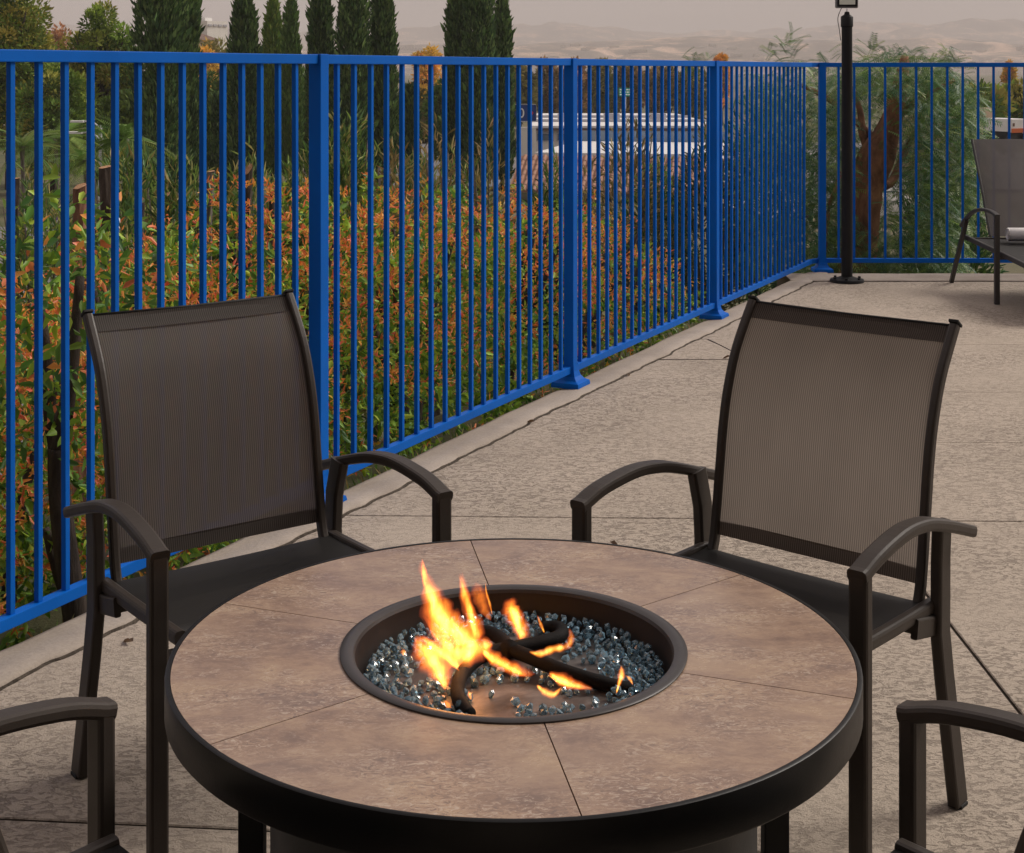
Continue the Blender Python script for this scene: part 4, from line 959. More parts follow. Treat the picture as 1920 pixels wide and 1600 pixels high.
# loose narrow-leaved shrubs behind the hedge
def willow(px, ytop, Y, wpx, label, n=2600, cols=None, hgt=None):
    top = P(px, ytop, Y); gz = float(ground_z(top.x, top.y)); H = top.z - gz; r_ = wpx * Y / F_PX
    root = empty('narrow_leaved_shrub', (top.x, top.y, gz)); tag(root, label, 'shrub', 'loose shrubs behind the red-tipped hedge')
    for k in range(5):
        a = rng.uniform(0, 6.28); pts = spline([Vector((0, 0, -.1)), Vector((.3 * r_ * math.cos(a), .3 * r_ * math.sin(a), H * .5)), Vector((.7 * r_ * math.cos(a), .7 * r_ * math.sin(a), H * .92))], 4)
        tube('stem', pts, 0.03, 'greybark', root, 6, [1 - .8 * i / 8 for i in range(9)])
    d = rand_dir(n); rad = rng.uniform(.35, 1, (n, 1)) ** .6; lump = (.7 + .6 * fbm(d[:, 0] * 2.5 + px, d[:, 2] * 2.5 + 4, 61))[:, None]
    cen = d * np.array([r_, r_ * .8, H * .42]) * rad * lump + np.array([0, 0, H * .58])
    ax = unit(d * .6 + rand_dir(n) * .7 + np.array([0, 0, .5]))
    cols = cols or [(0.10, 0.12, 0.035), (0.16, 0.17, 0.05), (0.06, 0.085, 0.035), (0.22, 0.20, 0.075)]
    tag(leaf_cloud('foliage', cen, ax, rng.uniform(.10, .22, n), rng.uniform(.012, .022, n), palette(n, cols), 'leaf', root, .25), kind='stuff')
W = [(235, 270, 15, 95, 'feathery grey-green shrub below the tallest cypress at left'), (330, 300, 14, 75, 'bushy olive green shrub among the sawn trunks'), (430, 315, 14.5, 70, 'green shrub beside the grey bare branch'),
     (545, 300, 15, 60, 'leafy green shrub just left of the second fence post'), (640, 205, 16, 70, 'pale olive bamboo-like shrub right of the second fence post'), (735, 265, 15, 50, 'wispy yellow-green sprigs below the pair of cypresses'),
     (820, 235, 17, 65, 'dry twiggy shrub between the cypress groups'), (915, 250, 17, 55, 'twiggy brownish shrub at the foot of the three cypresses'), (70, 330, 17, 90, 'dark green undergrowth bush below the palms'), (1180, 215, 16, 60, 'bare twiggy shrub in front of the tiled roof')]
W += [(1035, 318, 17, 55, 'green bush below the blue arrow sign'), (1110, 312, 17, 65, 'twiggy brown bush before the tiled roof, right of the third post'), (1235, 300, 17, 70, 'olive bush before the tiled roof, left of the fourth post'), (120, 370, 19, 110, 'broad green bush below the low palm'), (480, 300, 18, 90, 'dark green bush behind the splintered trunk'), (590, 330, 18, 80, 'green bush hidden behind the second fence post'), (700, 300, 19, 90, 'green bush at the foot of the broad cypress'),
      (790, 290, 19, 80, 'green bush below the golden tree'), (870, 290, 20, 80, 'green bush at the foot of the left close cypress'), (380, 330, 19, 90, 'green bush behind the pale grey branch'), (270, 320, 20, 90, 'green bush at the foot of the tallest cypress')]
for a in W:
    dry_ = 'twig' in a[4] or 'wispy' in a[4]
    willow(*a, n=900 if dry_ else 2800, cols=[(0.17, 0.13, 0.06), (0.22, 0.17, 0.08), (0.11, 0.10, 0.04)] if dry_ else None)

# sawn-off trunks
def stump(px, ytop, ybot, wpx, Y, label, lean=0, mat='bark', tilt=20):
    base = P(px, ybot, Y); top = P(px + lean, ytop, Y); root = empty('sawn_trunk', (base.x, base.y, base.z)); tag(root, label, 'tree stump', 'sawn-off trunks behind the hedge')
    r_ = wpx / 2 * Y / F_PX; gz = float(ground_z(base.x, base.y)) - base.z; n = 14; v, f = [], []
    hs = list(np.linspace(gz - .1, 0, 3)) + list(np.linspace(0.02, 1, 8) * (top.z - base.z))
    dx = top.x - base.x
    for i, h in enumerate(hs):
        k = max(0, h / (top.z - base.z)); rr = r_ * (1.15 - .2 * k)
        for j in range(n):
            a = 2 * math.pi * j / n; w_ = 1 + .10 * math.sin(j * 2.4 + i * .8) + rng.uniform(-.05, .05)
            v.append((dx * k + rr * w_ * math.cos(a), rr * w_ * math.sin(a), h - (rr * math.cos(a + 2.2) * math.tan(R(tilt)) if i == len(hs) - 1 else 0)))
    for i in range(len(hs) - 1):
        for j in range(n): f.append((i * n + j, i * n + (j + 1) % n, (i + 1) * n + (j + 1) % n, (i + 1) * n + j))
    mesh('trunk', v, f, mat, root)
    tv = v[-n:]; c = tuple(np.mean(tv, 0)); vt = [(p[0] * .97 + c[0] * .03, p[1] * .97 + c[1] * .03, p[2] + .004) for p in tv] + [(c[0], c[1], c[2] + .006)]
    mesh('sawn_face', vt, [(j, (j + 1) % n, n) for j in range(n)], 'cutwood', root)
stump(150, 350, 470, 25, 13, 'thick sawn-off trunk with orange cut face at far left', 0, 'redbark', 24)
stump(205, 314, 470, 24, 14, 'tall leaning sawn-off trunk with small pale cut top', -8, 'bark', 12)
stump(203, 436, 490, 12, 12, 'short grey stump with pale cut top below the tall trunk', 0, 'greybark', 12)
stump(262, 380, 480, 14, 12.5, 'thin dark sawn trunk with round orange cut face', 2, 'bark', 48)
stump(388, 322, 430, 15, 14, 'pale grey sawn branch leaning right', 8, 'greybark', 10)
stump(462, 318, 440, 15, 13.5, 'dark splintered trunk with torn orange top', 4, 'bark', 55)
stump(510, 356, 450, 11, 13, 'thin dark sawn trunk nearest the second fence post', 0, 'bark', 10)
stump(30, 335, 460, 15, 18, 'dark sawn trunk beside the little palm', 0, 'bark', 5)
stump(318, 365, 450, 16, 15, 'dark broken trunk hidden among green shrubs', -3, 'bark', 30)

# trees
CYP = [(0.036, 0.052, 0.020), (0.058, 0.076, 0.027), (0.022, 0.034, 0.015), (0.085, 0.10, 0.036)]
def cypress(px, ytop, Y, wpx, label, cols=CYP, ybase=345, n=15000):
    top = P(px, ytop, Y); gz = float(ground_z(top.x, top.y)); H = top.z - gz; r_ = wpx / 2 * Y / F_PX
    root = empty('cypress_tree', (top.x, top.y, gz)); tag(root, label, 'tree', 'cypress trees')
    tube('trunk', [(0, 0, -.2), (0, 0, H * .5), (0, 0, H * .93)], r_ * .2, 'bark', root, 8, [1, .6, .1])
    h = rng.uniform(0.05, 1, n); prof = np.interp(h, [0, .06, .2, .5, .75, .9, .97, 1], [.35, .8, 1, .97, .78, .48, .22, .03])
    a = rng.uniform(0, 2 * math.pi, n); lump = .55 + .85 * fbm(a * 1.9 + px, h * H * 1.2, 71)
    inner = rng.random(n) < .25
    rad = r_ * prof * lump * np.where(inner, rng.uniform(0, .6, n), rng.uniform(.55, 1.06, n) ** .5)
    cen = np.stack([rad * np.cos(a), rad * np.sin(a), h * H], 1)
    ax = unit(np.stack([np.cos(a) * .38, np.sin(a) * .38, np.ones(n)], 1) + rng.normal(size=(n, 3)) * .20)
    L = rng.uniform(.16, .36, n) * np.where(inner, 2.0, np.where(rng.random(n) < .12, 2.0, 1.0)); tag(blade_cloud('crown', cen, ax, L, L * .34, palette(n, cols, jitter=.3), 'needle', root), kind='stuff')
cy = [(300, -190, 74, 104, 'tallest and widest dark cypress, second crown from the left'), (345, -140, 78, 62, 'dark cypress half merged with the tallest one, on its right'), (458, -22, 84, 66, 'dark cypress just right of the far white building'),
      (601, -70, 88, 50, 'slim dark cypress directly above the second fence post'), (662, -90, 84, 72, 'broad dark cypress right of the second fence post'), (718, -60, 86, 54, 'dark cypress left of the yellow tree'),
      (858, -45, 92, 52, 'left of the three close cypresses above the blue sign'), (898, -110, 90, 62, 'middle of the three close cypresses above the blue sign'), (942, -14, 92, 40, 'right of the three close cypresses, shortest'),
      ]
for a in cy: cypress(*a)
YG = [(0.09, 0.105, 0.022), (0.065, 0.085, 0.022), (0.12, 0.125, 0.03)]
cypress(512, 2, 100, 44, 'yellowish green conifer behind the dark cypress', YG); cypress(546, 6, 98, 40, 'pointed green conifer left of the second fence post', [(0.05, 0.07, 0.022), (0.08, 0.10, 0.03)])
cypress(408, 185, 90, 60, 'low dark cypress filling the gap below the white building', CYP, n=3500); cypress(770, 165, 92, 40, 'low dark conifer under the yellow tree', CYP, n=3000)

def round_tree(px, ytop, Y, wpx, label, cols, n=3500, leaf=.35, cat='tree', group=None, zfrac=.35, name='broadleaf_tree', asp=1.0, mat='needle', clump=9):
    top = P(px, ytop, Y); gz = float(ground_z(top.x, top.y)); H = top.z - gz; r_ = wpx / 2 * Y / F_PX
    root = empty(name, (top.x, top.y, gz)); tag(root, label, cat, group)
    tr_ = max(.08, H * .022)
    tube('trunk', [(0, 0, -.3), (0, 0, H * .4), (r_ * .1, 0, H * .8)], tr_, 'bark', root, 8, [1.2, .9, .3])
    for k in range(5):
        a = rng.uniform(0, 6.28); tube('limb', [(0, 0, H * rng.uniform(.3, .5)), (r_ * .35 * math.cos(a), r_ * .35 * math.sin(a), H * .62), (r_ * .65 * math.cos(a), r_ * .65 * math.sin(a), H * .78)], tr_ * .45, 'bark', root, 6, [1, .7, .25])
    z0 = H * zfrac; hz = (H - z0) / 2; cz = z0 + hz
    # clumps at limb ends, leaves round each clump
    nc = clump * 6; dc = rand_dir(nc); rc = rng.uniform(.35, .86, (nc, 1)); cc = dc * rc * np.array([r_, r_, hz]) + np.array([0, 0, cz]); sz = rng.uniform(.18, .40, nc)
    k = rng.integers(0, nc, n); d = rand_dir(n); cen = cc[k] + d * (sz[k] * np.minimum(r_, hz))[:, None] * rng.uniform(.5, 1, (n, 1))
    cen[:, 2] = np.minimum(cen[:, 2], H)
    shade = palette(nc, cols, jitter=.25)[k] * rng.uniform(.75, 1.25, (n, 1))
    ax = unit(d + rand_dir(n) * .6 + np.array([0, 0, .35]))
    L = leaf * rng.uniform(.7, 1.3, n); tag(blade_cloud('crown', cen, ax, L, L * .42, shade, mat, root), kind='stuff')
PINE = [(0.10, 0.115, 0.025), (0.145, 0.15, 0.03), (0.06, 0.075, 0.02), (0.19, 0.18, 0.04)]
round_tree(395, 76, 200, 120, 'olive tree hiding the foot of the brown-roofed house', [(0.12, 0.115, 0.035), (0.09, 0.095, 0.03), (0.20, 0.13, 0.05)], 7000, .6, group='autumn trees beyond the road', zfrac=.02)
round_tree(20, -70, 95, 190, 'big dark pine cut off by the left edge', PINE, 34000, .32, name='pine_tree', group='pines at left', zfrac=.12, clump=26)
round_tree(188, -8, 100, 150, 'rounded olive green pine between the left edge and the tallest cypress', PINE, 34000, .32, name='pine_tree', group='pines at left', zfrac=.08, clump=26)
round_tree(100, 110, 90, 150, 'dark low pine under the big pines at left', PINE, 22000, .34, name='pine_tree', group='pines at left', zfrac=.02, clump=24)
round_tree(235, 150, 88, 110, 'yellowish green bushy tree left of the tallest cypress base', [(0.10, 0.11, 0.022), (0.065, 0.08, 0.02), (0.045, 0.055, 0.018)], 5000, .4, zfrac=.05, clump=12)
OR = [(0.42, 0.22, 0.06), (0.36, 0.24, 0.05), (0.30, 0.20, 0.06)]; BR = [(0.17, 0.105, 0.05), (0.13, 0.10, 0.04), (0.20, 0.13, 0.06), (0.10, 0.085, 0.035)]; OL = [(0.11, 0.105, 0.035), (0.085, 0.085, 0.03), (0.15, 0.13, 0.04)]
round_tree(797, 62, 150, 62, 'golden yellow autumn tree between the cypress groups', OR, 3000, .5, group='autumn trees beyond the road', zfrac=.2)
round_tree(390, 70, 160, 40, 'small orange tree beside the white hilltop building', OR, 1200, .5, group='autumn trees beyond the road')
round_tree(110, 30, 190, 50, 'russet tree between the two big pines', [(0.24, 0.13, 0.07), (0.2, 0.12, 0.06)], 1500, .6, group='autumn trees beyond the road')
far = [(785, 150, 150, 70, OL, 'olive tree below the golden tree'), (975, 112, 185, 70, OL, 'olive green tree right of the three cypresses'), (1030, 108, 190, 60, BR, 'brown autumn tree left of the third fence post'), (1078, 112, 180, 55, BR, 'russet tree behind the third fence post'),
       (1125, 108, 190, 60, OL, 'olive tree left of the green road sign'), (1180, 112, 195, 64, BR, 'brown tree behind the green road sign'), (1240, 112, 190, 66, BR, 'rust brown tree right of the green road sign'), (1300, 118, 185, 60, OL, 'green-brown tree left of the fourth fence post'),
       (1352, 90, 200, 26, OR, 'small golden tree peeping over the rail near the fourth post'), (1830, 150, 120, 120, PINE, 'dark green tree above the tan building'), (1900, 140, 125, 90, PINE, 'green tree cut off by the right edge'), (1893, 108, 200, 20, OR, 'tiny golden tree at the right edge above the rail')]
for px, yt, Y, wp, cols, lab in far: round_tree(px, yt, Y, wp, lab, cols, 5500, .7, group='autumn trees beyond the road' if cols is not PINE else 'green trees at right', zfrac=.04)

for px, yt, wp, lab in ((385, 120, 90, 'dark green tree filling the gap right of the tallest cypress'), (430, 135, 80, 'dark green tree below the white skyline building'), (490, 120, 80, 'green tree between the two lone cypresses'), (575, 118, 90, 'green tree left of the second fence post, below the rail'),
                        (632, 125, 70, 'green tree between the slim and the broad cypress'), (690, 120, 80, 'green tree behind the broad cypress'), (755, 150, 70, 'green tree left of the golden tree'), (830, 140, 70, 'green tree right of the golden tree'), (300, 130, 90, 'green tree behind the tallest cypress')):
    round_tree(px, yt, 112, wp, lab, [(0.06, 0.075, 0.022), (0.085, 0.10, 0.026), (0.04, 0.055, 0.018)], 4500, .4, group='green trees between the cypresses', zfrac=.02, clump=10)

# pinnate fronds (pepper tree, palms)
def frond_template(np_=8, L=1.0, leaf=.22, wid=.035, droop=.25):
    cen, ax, Ls = [], [], []
    for i in range(np_):
        s = (i + 1) / (np_ + .6)
        for sg in (-1, 1):
            cen.append((s * L, 0, -droop * s * s * L)); ax.append((.45, sg * .9, -.25 - .2 * s)); Ls.append(leaf * (1 - .45 * abs(s - .45)))
    return np.array(cen), unit(np.array(ax)), np.array(Ls) * L, wid * L
def fronds(name, org, d, L, cols, tpl, mat='leaf', parent=None):
    cen, ax, Ls, wid = tpl; n, k = len(org), len(cen); d = unit(d); up = np.array([0, 0, 1.]); s = unit(np.cross(np.broadcast_to(up, d.shape) + rng.normal(size=d.shape) * .35, d)); u = np.cross(d, s)
    Bm = np.stack([d, s, u], 1)                                  # rows = axes
    L = np.asarray(L)[:, None, None]
    c = org[:, None, :] + np.einsum('kj,njm->nkm', cen, Bm) * L; a = np.einsum('kj,njm->nkm', ax, Bm)
    c = c.reshape(-1, 3); a = a.reshape(-1, 3); LL = (np.broadcast_to(Ls, (n, k)) * L[:, :, 0]).ravel(); WW = (np.full((n, k), wid) * L[:, :, 0]).ravel()
    col = np.repeat(cols, k, 0) * rng.uniform(.8, 1.2, (n * k, 1)); nrm = np.repeat(u, k, 0)
    side = unit(np.cross(nrm, a)); v = np.stack([c, c + a * LL[:, None] * .4 + side * WW[:, None] / 2, c + a * LL[:, None], c + a * LL[:, None] * .4 - side * WW[:, None] / 2], 1).reshape(-1, 3)
    # the stalk
    m = 2; st = org[:, None, :] + np.einsum('kj,njm->nkm', np.array([(0, -.006, 0), (0, .006, 0), (1.0, 0, -.22)]), Bm) * L
    q1 = np.arange(len(c))[:, None] * 4 + np.array([[0, 1, 2, 3]])
    sv = np.concatenate([st, st[:, 2:3]], 1).reshape(-1, 3) if False else np.concatenate([st[:, 0:1], st[:, 1:2], st[:, 2:3] + 0.002, st[:, 2:3] - 0.002], 1).reshape(-1, 3)
    q2 = len(v) + np.arange(n)[:, None] * 4 + np.array([[0, 1, 2, 3]])
    return tag(np_mesh(name, np.concatenate([v, sv]), np.concatenate([q1, q2]), np.concatenate([np.repeat(col, 4, 0), np.repeat(cols * .8, 4, 0)]), mat, parent), kind='stuff')

YP = 14.6; pb = P(1612, 520, YP); gzp = float(ground_z(pb.x, pb.y)); pt = empty('pepper_tree', (pb.x, pb.y, gzp)); tag(pt, 'weeping pepper tree with thick red-brown trunk behind the lamp pole', 'tree')
def pr(px, py, dy=0): return P(px, py, YP + dy) - Vector((pb.x, pb.y, gzp))
k_ = YP / F_PX
tr = spline([pr(1598, 900), pr(1606, 520), pr(1612, 440), pr(1622, 350), pr(1648, 285), pr(1672, 225), pr(1690, 150), pr(1697, 105)], 4)
rr = np.interp(np.linspace(0, 1, len(tr)), [0, .15, .35, .5, .62, .75, .9, 1], [1.3, 1.1, 1.0, 1.05, .80, .55, .36, .18])
tube('trunk', tr, 34 * k_, 'redbark', pt, 14, [r_ * rng.uniform(.93, 1.08) for r_ in rr])
for pts, r_ in (([pr(1640, 300), pr(1618, 255, .1), pr(1612, 205, .2), pr(1590, 150, .3)], 10), ([pr(1625, 350), pr(1668, 345, .3), pr(1690, 300, .5), pr(1720, 240, .7)], 11), ([pr(1672, 230), pr(1720, 190, -.1), pr(1790, 150, -.1)], 8), ([pr(1650, 270), pr(1560, 190, .5), pr(1480, 150, .8)], 8), ([pr(1545, 470, -.5), pr(1552, 400, -.5), pr(1575, 330, -.3), pr(1600, 250, 0)], 6)):
    s_ = spline(pts, 4); tube('limb', s_, r_ * k_, 'redbark', pt, 8, [1 - .6 * i / (len(s_) - 1) for i in range(len(s_))])
tpl = frond_template(9, 1.0, .30, .048, .3)
org, dirs, Ls = [], [], []
for k in range(2500):
    px = rng.uniform(1560, 1830) if rng.random() < .76 else rng.uniform(1395, 1560); dy = rng.uniform(-1.0, 2.0)
    ytop = np.interp(px, [1375, 1450, 1480, 1530, 1600, 1700, 1780, 1820, 1900], [128, 122, 98, 125, 102, 94, 104, 150, 260])
    yt = ytop + 5 + (400 - 5) * rng.random() ** 1.25 * (0.55 if px > 1800 else 1)
    ln = rng.uniform(30, 130); hole = 1594 < px < 1702 and dy < 1.1
    steps = int(ln / 18); ph_ = rng.uniform(0, 6.28); drift = rng.normal(0, 9)
    for i in range(steps):
        y = yt + i * 18
        if hole and 175 < y < 430: continue
        if y > 520: break
        q_ = pr(px + drift * i * .5 + 6 * math.sin(i * .8 + ph_), y, dy); org.append(q_); a_ = rng.uniform(0, 6.28)
        dirs.append((math.cos(a_), math.sin(a_), rng.uniform(-.7, .25))); Ls.append(rng.uniform(.12, .23))
for k in range(26):       # sprays standing up against the sky
    px = rng.choice([1265, 1300, 1395, 1470, 1480, 1490, 1545, 1640, 1665, 1700, 1740, 1770, 1790]) + rng.normal(0, 12)
    yt = np.interp(px, [1250, 1300, 1390, 1480, 1545, 1640, 1700, 1800], [112, 108, 108, 82, 112, 88, 98, 105]) + rng.normal(0, 8)
    for j in range(5): org.append(pr(px + rng.normal(0, 7), yt + j * 7, .3)); dirs.append((rng.normal(0, .6), rng.normal(0, .4), .55)); Ls.append(rng.uniform(.10, .20))
org, dirs, Ls = np.array([tuple(o) for o in org]), np.array(dirs), np.array(Ls)
fronds('crown', org, dirs, Ls, palette(len(org), [(0.06, 0.085, 0.032), (0.095, 0.12, 0.04), (0.038, 0.065, 0.03), (0.16, 0.17, 0.05), (0.06, 0.10, 0.058)], [.3, .25, .2, .12, .13]), tpl, 'leaf', pt)

# bush mass between corner and pepper tree, lower down
willow(1440, 165, 17, 90, 'green feathery bush behind the close-set far pickets', 3000, [(0.05, 0.085, 0.045), (0.08, 0.11, 0.05), (0.035, 0.06, 0.035)])
willow(1330, 240, 16, 70, 'dark twiggy bush behind the fourth fence post', 1600, [(0.10, 0.10, 0.045), (0.16, 0.13, 0.06), (0.06, 0.07, 0.03)])
willow(1770, 330, 17, 110, 'dark green undergrowth below the weeping tree', 3000, [(0.05, 0.075, 0.03), (0.09, 0.11, 0.035), (0.03, 0.05, 0.025)])
willow(1600, 380, 18, 80, 'low green undergrowth behind the lamp pole', 2200, [(0.05, 0.075, 0.03), (0.09, 0.11, 0.035), (0.03, 0.05, 0.025)])

def palm(px, ycrown, Y, trunk_px, frond_m, label):
    c = P(px, ycrown, Y); gz = float(ground_z(c.x, c.y)); H = c.z - gz; root = empty('palm_tree', (c.x, c.y, gz)); tag(root, label, 'palm', 'palms at left')
    tube('trunk', [(0, 0, -.2), (.05, 0, H * .5), (0, 0, H * .88), (0, 0, H)], trunk_px / 2 * Y / F_PX, 'greybark', root, 10, [1.2, .95, .9, 1.4])
    n = 26; a = rng.uniform(0, 6.28, n); e_ = rng.uniform(-.5, 1.2, n); d = np.stack([np.cos(a), np.sin(a), e_], 1)
    fronds('crown', np.tile(np.array([[0, 0, H]]), (n, 1)), d, rng.uniform(.8, 1.15, n) * frond_m, palette(n, [(0.09, 0.115, 0.025), (0.13, 0.14, 0.035), (0.06, 0.085, 0.02)]), frond_template(22, 1.0, .34, .028, .55), 'leaf', root)
palm(42, 275, 48, 8, 1.2, 'small palm with pale trunk at the left edge'); palm(105, 262, 52, 8, 1.3, 'fuller palm right of the small pale-trunked palm'); palm(160, 300, 44, 8, 1.1, 'low palm below the street lamp heads')
palm(238, 262, 40, 6, 1.2, 'spiky young palm left of the tallest cypress')

# weeds along the kerb
n = 2600; t_ = rng.uniform(-6, 4.8, n); of_ = -rng.uniform(.10, .9, n); px_ = FB[0] + FD[0] * t_ + FN[0] * of_; py_ = FB[1] + FD[1] * t_ + FN[1] * of_
cen = np.stack([px_, py_, ground_z(px_, py_)], 1)
tag(leaf_cloud('weeds', cen, rand_dir(n) * .6 + np.array([0, 0, 1.]), rng.uniform(.05, .16, n), rng.uniform(.006, .016, n), palette(n, [(0.10, 0.12, 0.03), (0.18, 0.15, 0.06), (0.06, 0.08, 0.02), (0.25, 0.19, 0.10)]), 'leaf'), 'weeds and dry grass on the bank below the kerb', 'weeds', kind='stuff')

# ================================================================= TOWN BELOW
def lamp(px, ytop, Y, label, flip=1):
    c = P(px, ytop, Y); gz = float(ground_z(c.x, c.y)); H = c.z - gz; root = empty('street_lamp', (c.x, c.y, gz)); tag(root, label, 'street lamp', 'street lamps along the lower road')
    lathe('pole', [(0.0, 0), (0.09, 0), (0.055, H), (0.0, H)], 'galv', root, 16)
    tube('arm', spline([(0, 0, H - .1), (-.22 * flip, 0, H + .10), (-.55 * flip, 0, H + .14)], 4), .025, 'galv', root, 8)
    box('lamp_head', Vector((-.72 * flip, 0, H + .13)), (.42, .16, .07), 'white', root, .02)
lamp(188, 236, 46, 'white street lamp with curved arm, upper of the pair beside the palms'); lamp(190, 258, 40, 'white street lamp with curved arm, lower of the pair beside the palms')

def sign_board(name, px, py, Y, w_, h_, mat, label, pole=True, rot=0):
    c = P(px, py, Y); gz = float(ground_z(c.x, c.y)); root = empty(name, (c.x, c.y, gz), rot); tag(root, label, 'sign')
    H = c.z - gz
    if pole: tube('post', [(0, 0.08, -.1), (0, 0.08, H)], .05, 'galv', root, 10)
    box('board', Vector((0, 0, H)), (w_, .08, h_), mat, root, min(w_, h_) * .14)
    return root, H
def ring(name, c, rx, rz, t_, y, mat, parent):
    v, f = [], []; n = 28
    for i in range(n):
        a = 2 * math.pi * i / n
        for k in (1, 0):
            for yy in (y, y + .02): v.append((c[0] + (rx - t_ * (1 - k)) * math.cos(a), yy, c[1] + (rz - t_ * (1 - k)) * math.sin(a)))
    for i in range(n):
        j = (i + 1) % n
        for a, b_ in ((0, 1), (1, 3), (3, 2), (2, 0)): f.append((i * 4 + a, j * 4 + a, j * 4 + b_, i * 4 + b_))
    return mesh(name, v, f, mat, parent)
# blue arrow sign on a white pylon
Ys = 112; u = Ys / F_PX
s_, H = sign_board('arrow_sign', 984, 212, Ys, 44 * u, 33 * u, 'sign_white', 'dark blue sign with white 0 and red arrow on a white pylon', False)
box('sign_face', Vector((0, -.05, H)), (42 * u, .05, 30 * u), 'sign_blue', s_, .02)
ring('digit', (-6 * u, H), 5.0 * u, 9.0 * u, 2.6 * u, -.10, 'sign_white', s_)
mesh('arrow', [(10 * u, -.09, H - 8.5 * u), (16.5 * u, -.09, H), (10 * u, -.09, H + 8.5 * u), (10 * u, -.07, H - 8.5 * u), (16.5 * u, -.07, H), (10 * u, -.07, H + 8.5 * u)], [(0, 1, 2), (5, 4, 3), (0, 3, 4, 1), (1, 4, 5, 2), (2, 5, 3, 0)], 'sign_red', s_)
box('pylon', Vector((3 * u, .3, H / 2 - .6)), (36 * u, .4, H - 1.0), 'stucco', s_, .02)
# green road sign
Yr = 150; u = Yr / F_PX
s_, H = sign_board('road_sign', 1173, 173, Yr, 26 * u, 16 * u, 'sign_green', 'small green road sign with three lines of white lettering', True)
for i in range(3):
    x = -11 * u
    while x < 10 * u:
        l = rng.uniform(2.2, 5) * u
        box('lettering', Vector((x + l / 2, -.05, H + (4.6 - 4.6 * i) * u)), (min(l, 11 * u - x), .03, 2.0 * u), 'sign_white', s_); x += l + 1.1 * u
# purple banner sign and small green sign at left
Yq = 40; u = Yq / F_PX
c = P(116, 440, Yq); gz = float(ground_z(c.x, c.y)); s_ = empty('banner_sign', (c.x, c.y, gz)); tag(s_, 'round-topped purple sign with rows of white panels behind the left shrubs', 'sign'); H = c.z - gz
n = 16; out = [(-11 * u, -46 * u), (11 * u, -46 * u)] + [(11 * u * math.cos(math.pi * i / n), 36 * u + 11 * u * math.sin(math.pi * i / n)) for i in range(n + 1)]
v = [(x, 0, H + z) for x, z in out] + [(x, .12, H + z) for x, z in out]; m_ = len(out)
mesh('board', v, [tuple(range(m_)), tuple(range(2 * m_ - 1, m_ - 1, -1))] + [(i, i + m_, (i + 1) % m_ + m_, (i + 1) % m_) for i in range(m_)], 'sign_purple', s_)
for i in range(7): box('white_panel', Vector((-5.2 * u if i % 2 == 0 else -4.2 * u, -.015, H + (24 - 8 * i) * u)), (8 * u, .02, 6.4 * u), 'sign_white', s_)
for i in range(7): box('white_panel', Vector((5.2 * u, -.015, H + (24 - 8 * i) * u)), (7.4 * u, .02, 6.4 * u), 'sign_white', s_)
box('white_panel', Vector((-3 * u, -.015, H + 36 * u)), (8 * u, .02, 8 * u), 'sign_white', s_)
box('foot', Vector((0, .06, (H - 46 * u) / 2)), (.25, .1, H - 46 * u), 'galv', s_)
s_, H = sign_board('street_sign', 219, 396, 30, .16, .16, 'sign_green', 'tiny green street sign right of the leaning trunk', True); box('sign_panel', Vector((0, -.045, H)), (.09, .02, .09), 'sign_white', s_)
wp = P(172, 930, 9.0); gz = float(ground_z(wp.x, wp.y)); o = tube('white_post', [(wp.x, wp.y, gz - .1), (wp.x, wp.y, P(172, 845, 9.0).z)], .03, 'white'); tag(o, 'white post standing on the bank behind the left chair', 'post')

def building(name, px0, px1, ytop, Y, depth, wall, label, slope=0.0, extra=None, zb=None, cat='building'):
    a = P(px0, ytop, Y); b_ = P(px1, ytop, Y); W_ = b_.x - a.x; gz = float(ground_z((a.x + b_.x) / 2, Y)) if zb is None else zb
    root = empty(name, ((a.x + b_.x) / 2, Y, gz), slope); tag(root, label, cat); H = a.z - gz
    box('wall', Vector((0, depth / 2, H / 2 - .3)), (W_, depth, H + .6), wall, root)
    return root, W_, H
# long white store building
b0, W_, H = building('store_building', 1003, 1345, 240, 128, 36, 'stucco', 'long low white building with grey awning band behind the third fence post')
u = 128 / F_PX
box('roof', Vector((0, 17.8, H + .1)), (W_ + .8, 36.6, .2), 'white', b0); box('soffit', Vector((0, -.25, H - 3 * u)), (W_ + .4, .5, .16), 'roofdark', b0)
for yy in (9.0, 21.0): box('roof_parapet', Vector((0, yy, H + .32)), (W_ + .6, .3, .26), 'greypanel', b0)
for i in range(9):
    x = -W_ / 2 + (i + .5) * W_ / 9; wd = box('window', Vector((x, -.06, H - 16 * u)), (W_ / 9 * .86, .12, 18 * u), 'greypanel', b0); box('pane', Vector((x, -.14, H - 17 * u)), (W_ / 9 * .76, .04, 12 * u), 'winglass', wd)
for i in range(3): box('roof_unit', Vector((-W_ * .3 + i * W_ * .28, 14, H + .5)), (1.5, 1.5, .7), 'greypanel', b0, .05)
